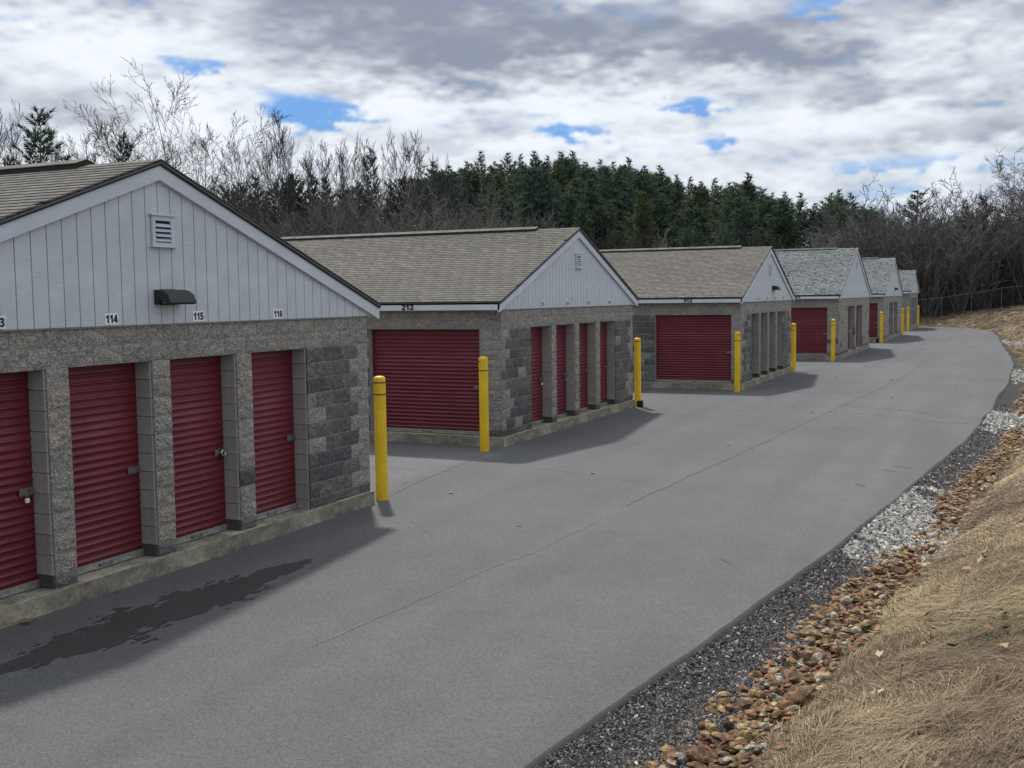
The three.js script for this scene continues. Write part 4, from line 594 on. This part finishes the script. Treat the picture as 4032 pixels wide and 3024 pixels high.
const BT = {
  wide: [1, 2].map((s) => bareTree(s, { H: 20, rad: 0.16, stems: 4, lean: 0.42, levels: 4, wob: 0.115, up: 0.42, clear: 0.25, b0: 1.6, b1: 1.4, b2: 1.45, ang: 0.62, reach: 0.47, thin: 0.0125 })),
  slim: [3, 4, 5].map((s) => bareTree(s, { H: 19, rad: 0.12, stems: 1, lean: 0, levels: 3, wob: 0.12, up: 0.9, clear: 0.3, b0: 2.8, b1: 1.6, b2: 2.0, ang: 0.50, reach: 0.36, thin: 0.0125 })),
  thin: [6, 7, 8].map((s) => bareTree(s, { H: 11, rad: 0.06, stems: 2, lean: 0.15, levels: 3, wob: 0.16, up: 0.7, clear: 0.15, b0: 1.6, b1: 1.1, b2: 1.15, ang: 0.6, reach: 0.42, thin: 0.014 })),
  crown: [9].map((s) => bareTree(s, { H: 17, rad: 0.17, stems: 1, lean: 0, levels: 4, wob: 0.15, up: 0.22, clear: 0.30, b0: 2.3, b1: 1.5, b2: 1.7, ang: 0.80, reach: 0.62, thin: 0.019 })),
};
const shrub = [61, 62].map((s) => { const [a, b] = bareTree(s, { H: 5, rad: 0.03, stems: 4, lean: 0.45, levels: 3, wob: 0.26, up: 0.35, clear: 0.1, b0: 0.8, b1: 0.9, b2: 1.2, ang: 0.7, reach: 0.6, thin: 0.011 }); return mergeGeometries([a, b]); });
function pineTree(seed, o) {
  const r = rng(seed), H = o.H, trunk = [], p = [], c = [];
  let q = new THREE.Vector3(0, -0.4, 0); for (let i = 1; i <= 8; i++) { const e = new THREE.Vector3((r() - 0.5) * 0.25, -0.4 + (H + 0.4) * i / 8, (r() - 0.5) * 0.25); trunk.push([q.x, q.y, q.z, e.x, e.y, e.z, 0.24 * (1 - (i - 1) / 8.2) + 0.02, 0.24 * (1 - i / 8.2) + 0.015]); q = e; }
  const tuft = (x, y, z, s, dx, dz, t) => { for (let k = 0; k < o.needles; k++) { const a = r() * 6.283, e = (r() - 0.25) * 1.5, ux = Math.cos(a) * Math.cos(e) + dx * 0.7, uy = Math.sin(e) * 0.8 + 0.25, uz = Math.sin(a) * Math.cos(e) + dz * 0.7, L = s * (0.7 + 0.6 * r()), wx = -Math.sin(a) * s * o.wide, wz = Math.cos(a) * s * o.wide; p.push(x - wx, y - 0.02, z - wz, x + wx, y + 0.03, z + wz, x + ux * L, y + uy * L, z + uz * L); for (let m = 0; m < 3; m++) c.push(t, t, t); } };
  let y = H * o.low; const top = H * 0.985;
  while (y < top) {
    const f = (y - H * o.low) / (top - H * o.low), prof = (f < 0.25 ? lerp(0.72, 1, f / 0.25) : Math.pow(1 - (f - 0.25) / 0.78, o.pow ?? 0.62)) * o.R * (0.75 + 0.5 * n2(y * 0.7, seed)), n = f > 0.85 ? 4 : 5 + Math.floor(r() * 2), a0 = r() * 6.283;
    for (let k = 0; k < n; k++) {
      const a = a0 + k / n * 6.283 + (r() - 0.5) * 0.7, L = prof * (0.55 + 0.65 * r()) * (r() < 0.1 ? 1.25 : 1); if (L < 0.25 || r() < o.gap) continue; const dx = Math.cos(a), dz = Math.sin(a), rise = lerp(-0.02, 0.55, f) + (r() - 0.5) * 0.25, yy = y + (r() - 0.5) * 0.5;
      const at = (t) => [dx * L * t, yy + L * (rise * t + 0.22 * t * t), dz * L * t]; const e = at(1), m = at(0.5); trunk.push([0, yy, 0, m[0], m[1], m[2], 0.045, 0.03], [m[0], m[1], m[2], e[0], e[1], e[2], 0.03, 0.012]);
      const cnt = Math.max(2, Math.round(L * o.dens)); for (let i = 0; i < cnt; i++) { const t = 0.22 + 0.8 * (i + r()) / cnt, [bx, by, bz] = at(t), sp = L * 0.22 * (1.1 - t * 0.6), s1 = (r() - 0.5) * 2 * sp; tuft(bx - dz * s1, by + (r() - 0.4) * 0.22, bz + dx * s1, o.size * (0.8 + 0.5 * r()), dx, dz, 0.72 + 0.56 * r()); }
    }
    y += (0.55 + 0.35 * r()) * lerp(1, 0.7, f) * o.gapY;
  }
  tuft(0, H - 0.3, 0, o.size, 0, 0, 1); tuft(0, H - 0.7, 0, o.size, 0, 0, 1);
  const g = new THREE.BufferGeometry(); g.setAttribute('position', new THREE.Float32BufferAttribute(p, 3)); g.setAttribute('color', new THREE.Float32BufferAttribute(c, 3)); g.computeVertexNormals(); return [tubes(trunk, 3), g];
}
const needleMat = [[0.078, 0.118, 0.072], [0.064, 0.102, 0.078], [0.100, 0.120, 0.062], [0.050, 0.075, 0.058]].map((c) => new THREE.MeshPhysicalMaterial({ color: rgb(...c), vertexColors: true, roughness: 1, specularIntensity: 0.1, side: THREE.DoubleSide, transmission: 0.3, thickness: 0 }));
const pineBark = std({ color: rgb(0.075, 0.062, 0.054), roughness: 1 });
const PT = [1, 2, 3, 4].map((s) => pineTree(s * 13, { H: 18, R: s < 3 ? 4.7 : 3.9, pow: s < 3 ? 0.62 : 0.85, low: 0.14 + 0.05 * (s % 3), needles: 6, wide: 0.18, dens: 2.6, size: 0.70, gap: 0.10, gapY: 1.08 }));
const PF = [5, 6].map((s) => pineTree(s * 13, { H: 18, R: 3.9, low: 0.22, needles: 10, wide: 0.11, dens: 4.0, size: 0.46, gap: 0.12, gapY: 1.15 }));
const atAz = (a, d) => [-Math.sin(a * R) * d, -Math.cos(a * R) * d];
const azOf = (u) => 24.6 - Math.atan((u - 2016) / 4268) / R;      // bearing of a place along the picture's width, left of the drive
const NAT = { wide: 20, slim: 19, thin: 11, crown: 17 };
function plantBare(kind, v, a, d, H, tone, label, grp) { const [x, z] = atAz(a, d), k = BT[kind], [t, w] = k[v % k.length], g = group('bare_tree'); g.position.set(x, land(x, z), z); g.rotation.y = a * 7.3 + v * 1.9 + d; w.boundingBox ?? w.computeBoundingBox(); const s = H / (w.boundingBox.max.y - 0.02 * NAT[kind]); g.scale.set(s, s, s); mesh('trunk', t, barkMat[tone], g); mesh('crown', w, twigMat[tone], g); tag(g, label, 'tree', grp); return g; }
function plantPine(v, fine, a, d, H, tone, label, grp, wide = 1) { const [x, z] = atAz(a, d), [t, w] = (fine ? PF : PT)[v % (fine ? 2 : 4)], g = group('pine_tree'); g.position.set(x, land(x, z), z); g.rotation.y = v * 2.1 + d * 3; const s = H / 18; g.scale.set(s * wide, s, s * wide); mesh('trunk', t, pineBark, g); mesh('crown', w, needleMat[tone], g); tag(g, label, 'tree', grp); return g; }
// heights from where the top should show: rise over the eye at that distance
const topAt = (u, v, d) => { const [x, z] = atAz(azOf(u), d), hor = 1169 - (u - 2016) * 0.01204, rise = (hor - v) / 4268 * d * Math.cos(Math.atan((u - 2016) / 4268)); return 3 + rise - land(x, z); };
// tall bare trees behind the first roof
plantBare('wide', 0, azOf(660), 92, topAt(660, 400, 92), 0, 'bare tree with long rising limbs beside the largest one');
plantBare('wide', 1, azOf(800), 101, topAt(800, 345, 101), 0, 'largest bare tree, spreading wide above the first roof');
plantBare('wide', 1, azOf(500), 97, topAt(500, 430, 97), 1, 'spreading bare tree just left of the largest one');
[[40, 440, 88], [120, 420, 90], [215, 500, 97], [390, 540, 100]].forEach(([u, v, d], i) => plantBare('slim', i, azOf(u), d, topAt(u, v, d), i % 2, 'slender bare tree behind the shingled roof at the picture edge', 'slender trees behind the first roof'));
[[985, 510, 104], [1050, 520, 108], [1110, 455, 110], [1165, 480, 113], [1215, 560, 106], [1290, 570, 115], [1345, 545, 109], [1400, 535, 113], [1455, 560, 118], [1520, 540, 112], [1590, 525, 116], [1640, 530, 120], [1690, 560, 114], [1745, 620, 122]].forEach(([u, v, d], i) => plantBare('slim', i + 1, azOf(u), d, topAt(u, v, d), i % 3, `tall slim bare tree, number ${['one', 'two', 'three', 'four', 'five', 'six', 'seven', 'eight', 'nine', 'ten', 'eleven', 'twelve', 'thirteen', 'fourteen'][i]} from the largest bare tree towards the pine hill`, 'row of tall bare trees'));
plantPine(0, true, azOf(195), 84, topAt(195, 452, 84), 1, 'dark pine rising above the first roof, its top leaning', null, 0.8);
plantPine(1, true, azOf(300), 92, topAt(300, 630, 92), 3, 'short dark pine beside the taller one above the first roof', null, 0.9);
plantPine(1, true, azOf(520), 86, topAt(520, 545, 86), 3, 'small open pine in front of the spreading bare trees', null, 0.55);
plantPine(0, true, azOf(75), 95, topAt(75, 640, 95), 3, 'low dark pine at the picture edge above the roof');
plantPine(1, true, azOf(1475), 118, topAt(1475, 600, 118), 3, 'thin dark pine among the tall slim bare trees', null, 0.45);
plantPine(0, true, azOf(3605), 140, topAt(3605, 762, 140), 1, 'solitary white pine with layered boughs above the farthest roof', null, 1.15);
plantPine(2, false, azOf(3860), 118, topAt(3860, 785, 118), 3, 'dark conifer in front of the bare crowns by the fence', null, 0.9);
plantPine(3, false, azOf(3800), 121, topAt(3800, 815, 121), 3, 'dark broad conifer beside the fence woods', null, 1.0);
plantPine(1, false, azOf(3500), 130, topAt(3500, 880, 130), 3, 'very dark conifer right behind the farthest roof', null, 0.8);
plantPine(2, false, azOf(3925), 112, topAt(3925, 1040, 112), 2, 'low green conifer behind the chain fence', null, 1.6);
plantBare('crown', 0, azOf(3990), 119, topAt(3990, 590, 119), 2, 'large dark bare tree at the picture edge beyond the fence');
plantBare('crown', 0, azOf(4090), 124, topAt(4090, 620, 124), 2, 'dark bare tree half outside the picture beyond the fence');
plantBare('wide', 1, azOf(3750), 118, topAt(3750, 715, 118), 1, 'pale fan shaped bare tree behind the dark conifers');
plantBare('slim', 2, azOf(3825), 119, topAt(3825, 830, 119), 1, 'pale straight trunked bare tree near the fence');
[[3600, 905], [3660, 960], [3720, 900], [3790, 880], [3870, 900], [3940, 860], [4000, 880]].forEach(([u, v], i) => plantBare('slim', i, azOf(u), 114 + (i * 5) % 7, topAt(u, v, 114 + (i * 5) % 7), i % 2 ? 3 : 1, `${i % 2 ? 'pale' : 'grey'} slender tree rising right behind the chain fence`, 'slender trees at the fence'));
[[3690, 960, 124], [3760, 1000, 119], [3990, 930, 122], [3560, 1000, 128]].forEach(([u, v, d], i) => plantPine(i, false, azOf(u), d, topAt(u, v, d), [3, 2, 3, 3][i], 'dark conifer in the shade of the woods behind the fence', 'conifers behind the fence', 1.1));
plantBare('crown', 0, azOf(3215), 104, topAt(3215, 895, 104), 3, 'pale low branching bare tree above the roof of building 411');
plantBare('thin', 1, azOf(2590), 100, topAt(2590, 900, 100), 3, 'thin white stemmed tree above the roof of building 312');
{ // pines covering the hill
  const r = rng(2024); let n = 0; const spots = [];
  const sky = [[1720, 640], [1780, 655], [1850, 640], [1905, 598], [1960, 640], [2010, 605], [2060, 612], [2115, 598], [2165, 618], [2215, 600], [2262, 600], [2310, 640], [2370, 632], [2420, 640], [2478, 625], [2540, 655], [2600, 655], [2665, 690], [2720, 700], [2760, 715], [2815, 705], [2870, 720], [2945, 683], [2995, 740], [3040, 760], [3090, 755], [3150, 760], [3205, 800], [3270, 760], [3300, 745], [3345, 760], [3425, 810], [3465, 825], [3530, 860]];
  for (const [u, v] of sky) { const a = azOf(u), d = lerp(300, 225, sstep(2600, 3400, u)) + (r() - 0.5) * 30, H = topAt(u, v, d); spots.push([a, d, clamp(H * 0.975, 8, 24), 0.75 + 0.35 * r()]); }
  const skyAt = (u) => { for (let i = 0; i < sky.length - 1; i++) if (u >= sky[i][0] && u <= sky[i + 1][0]) return lerp(sky[i][1], sky[i + 1][1], (u - sky[i][0]) / (sky[i + 1][0] - sky[i][0])); return u < 1720 ? 680 : 860; };
  for (let tries = 0; tries < 4000 && n < 160; tries++) { const a = lerp(6, 30, r()), d = 135 + 180 * Math.sqrt(r()); if (a < 11 && d > 245) continue; let ok = true; for (const s of spots) if (Math.hypot((s[0] - a) * d * R, (s[1] - d) * 0.55) < 4.6) { ok = false; break; } if (!ok) continue; if (a > 26.5 && d < 200) continue; if (a < 17 && d < 160) continue; const u = 2016 + 4268 * Math.tan((24.6 - a) * R), cap = topAt(u, skyAt(u) + 25, d) * 0.97; const H = Math.min(12 + 6.5 * r(), cap); if (H < 7) continue; spots.push([a, d, H, (0.85 + 0.4 * r()) * Math.sqrt(15 / H)]); n++; }
  spots.forEach(([a, d, H, w], i) => { const tn = [0, 1, 0, 2, 1, 3, 0][Math.floor(r() * 7)]; plantPine(i < 34 ? 2 + (i % 2) : i, false, a, d, H, tn, `${w > 1.05 ? 'broad' : w < 0.9 ? 'narrow' : 'full'} ${['mid green', 'blue green', 'yellow green', 'dark green'][tn]} pine on the ${i < 34 ? 'crest' : d < 200 ? 'foot' : 'slope'} of the hill above ${a > 21.5 ? 'roof 212' : a > 13.5 ? 'roof 312' : 'roof 411'}`, 'pines on the hill', w); });
}
{ // thin bare trees along the foot of the hill and behind the fence
  const r = rng(555);
  for (let i = 0; i < 52; i++) { const u = lerp(880, 3450, (i + r()) / 52), d = 106 + 46 * r(), v = u < 1750 ? lerp(700, 800, r()) : lerp(880, 970, r()); plantBare('thin', i, azOf(u), d, clamp(topAt(u, v, d), 6, 16), [0, 1, 2, 0, 1][Math.floor(r() * 5)], `${['grey', 'pale', 'dark'][i % 3]} thin bare tree in the brush behind roof ${u < 2250 ? 212 : u < 3050 ? 312 : 411}`, 'bare trees at the foot of the hill'); }
  for (let i = 0; i < 22; i++) { const u = lerp(3560, 4080, (i + r()) / 22), d = 116 + 20 * r(); plantBare('thin', i, azOf(u), d, clamp(topAt(u, lerp(840, 980, r()), d), 6, 14), [0, 1, 2][Math.floor(r() * 3)], 'thin bare tree standing behind the chain fence', 'bare trees behind the fence'); }
  for (let i = 0; i < 15; i++) { const u = lerp(900, 1720, (i + r()) / 15), d = 122 + 18 * r(); plantPine(i, false, azOf(u), d, clamp(topAt(u, lerp(690, 760, r()), d), 8, 17), 3, `small dark conifer, number ${['one', 'two', 'three', 'four', 'five', 'six', 'seven', 'eight', 'nine', 'ten', 'eleven', 'twelve', 'thirteen', 'fourteen', 'fifteen'][i]} counting along the brush towards the hill`, 'small conifers in the brush', 0.8); }
  [[2710, 905, 118], [2850, 905, 112], [2745, 870, 125], [3380, 930, 125]].forEach(([u, v, d], i) => plantPine(i, false, azOf(u), d, topAt(u, v, d), 0, 'young green conifer standing in the brush behind building 312', 'young conifers behind the roofs', 0.7));
  const brush = (name, g, m, n, seed, spot, label) => scatter(name, g, m, n, seed, spot, label, 'brush');
  const mat = std({ color: rgb(1, 1, 1), roughness: 1 });
  const tones = [[0.10, 0.092, 0.093], [0.13, 0.122, 0.121], [0.088, 0.077, 0.080], [0.16, 0.15, 0.144]];
  const spot = (a0, a1, d0, d1, s0, s1) => (q) => { const a = lerp(a0, a1, q()), d = lerp(d0, d1, q()), [x, z] = atAz(a, d); if (x > -41 && x < 0 && z > -104) return null; const s = lerp(s0, s1, q()), c = tones[Math.floor(q() * 4)]; return [x, land(x, z) - 0.1, z, s, s * (0.9 + 0.5 * q()), s, new THREE.Quaternion().setFromAxisAngle(new THREE.Vector3(0, 1, 0), q() * 6.28), rgb(...c)]; };
  brush('undergrowth', shrub[0], mat, 900, 71, spot(24, 52, 92, 150, 1.0, 2.1), 'tangle of bare grey brush behind the nearest roofs');
  brush('undergrowth_001', shrub[1], mat, 800, 72, spot(6, 30, 104, 150, 0.6, 1.25), 'tangle of bare brush along the foot of the hill');
  brush('undergrowth_002', shrub[0], mat, 400, 73, spot(-4, 8, 111, 150, 0.8, 1.9), 'tangle of bare brush behind the chain fence');
}
{ // chain fence on the mound past the end of the drive
  const g = group('chain_fence'); tag(g, 'thin chain link fence at the edge of the woods past the drive', 'fence'); const A = [-8.2, -108.5], B = [4.5, -111.5], n = 5, posts = []; for (let i = 0; i <= n; i++) { const x = lerp(A[0], B[0], i / n), z = lerp(A[1], B[1], i / n), y = land(x, z); posts.push([x, y, z]); mesh('post', tubes([[x, y - 0.2, z, x, y + 1.92, z, 0.035, 0.035]], 6), M.fence, g); }
  const h = 1.86; for (let i = 0; i < n; i++) { const a = posts[i], b = posts[i + 1]; mesh('top_rail', tubes([[a[0], a[1] + h, a[2], b[0], b[1] + h, b[2], 0.032, 0.032]], 6), M.fence, g); const w = [], m = 26; for (let k = -m; k < m * 2; k++) for (const s of [1, -1]) { const f0 = k / m, f1 = f0 + s * 0.75; const c0 = clamp(f0, 0, 1), c1 = clamp(f1, 0, 1); if (c0 === c1) continue; const t0 = (c0 - f0) / (f1 - f0), t1 = (c1 - f0) / (f1 - f0); const P0 = [lerp(a[0], b[0], c0), lerp(a[1], b[1], c0) + 0.04 + t0 * (h - 0.04), lerp(a[2], b[2], c0)], P1 = [lerp(a[0], b[0], c1), lerp(a[1], b[1], c1) + 0.04 + t1 * (h - 0.04), lerp(a[2], b[2], c1)]; w.push([...P0, ...P1, 0.0025, 0.0025]); } mesh('wire_mesh', tubes(w, 3), M.fence, g); }
}
renderer.render(scene, camera);
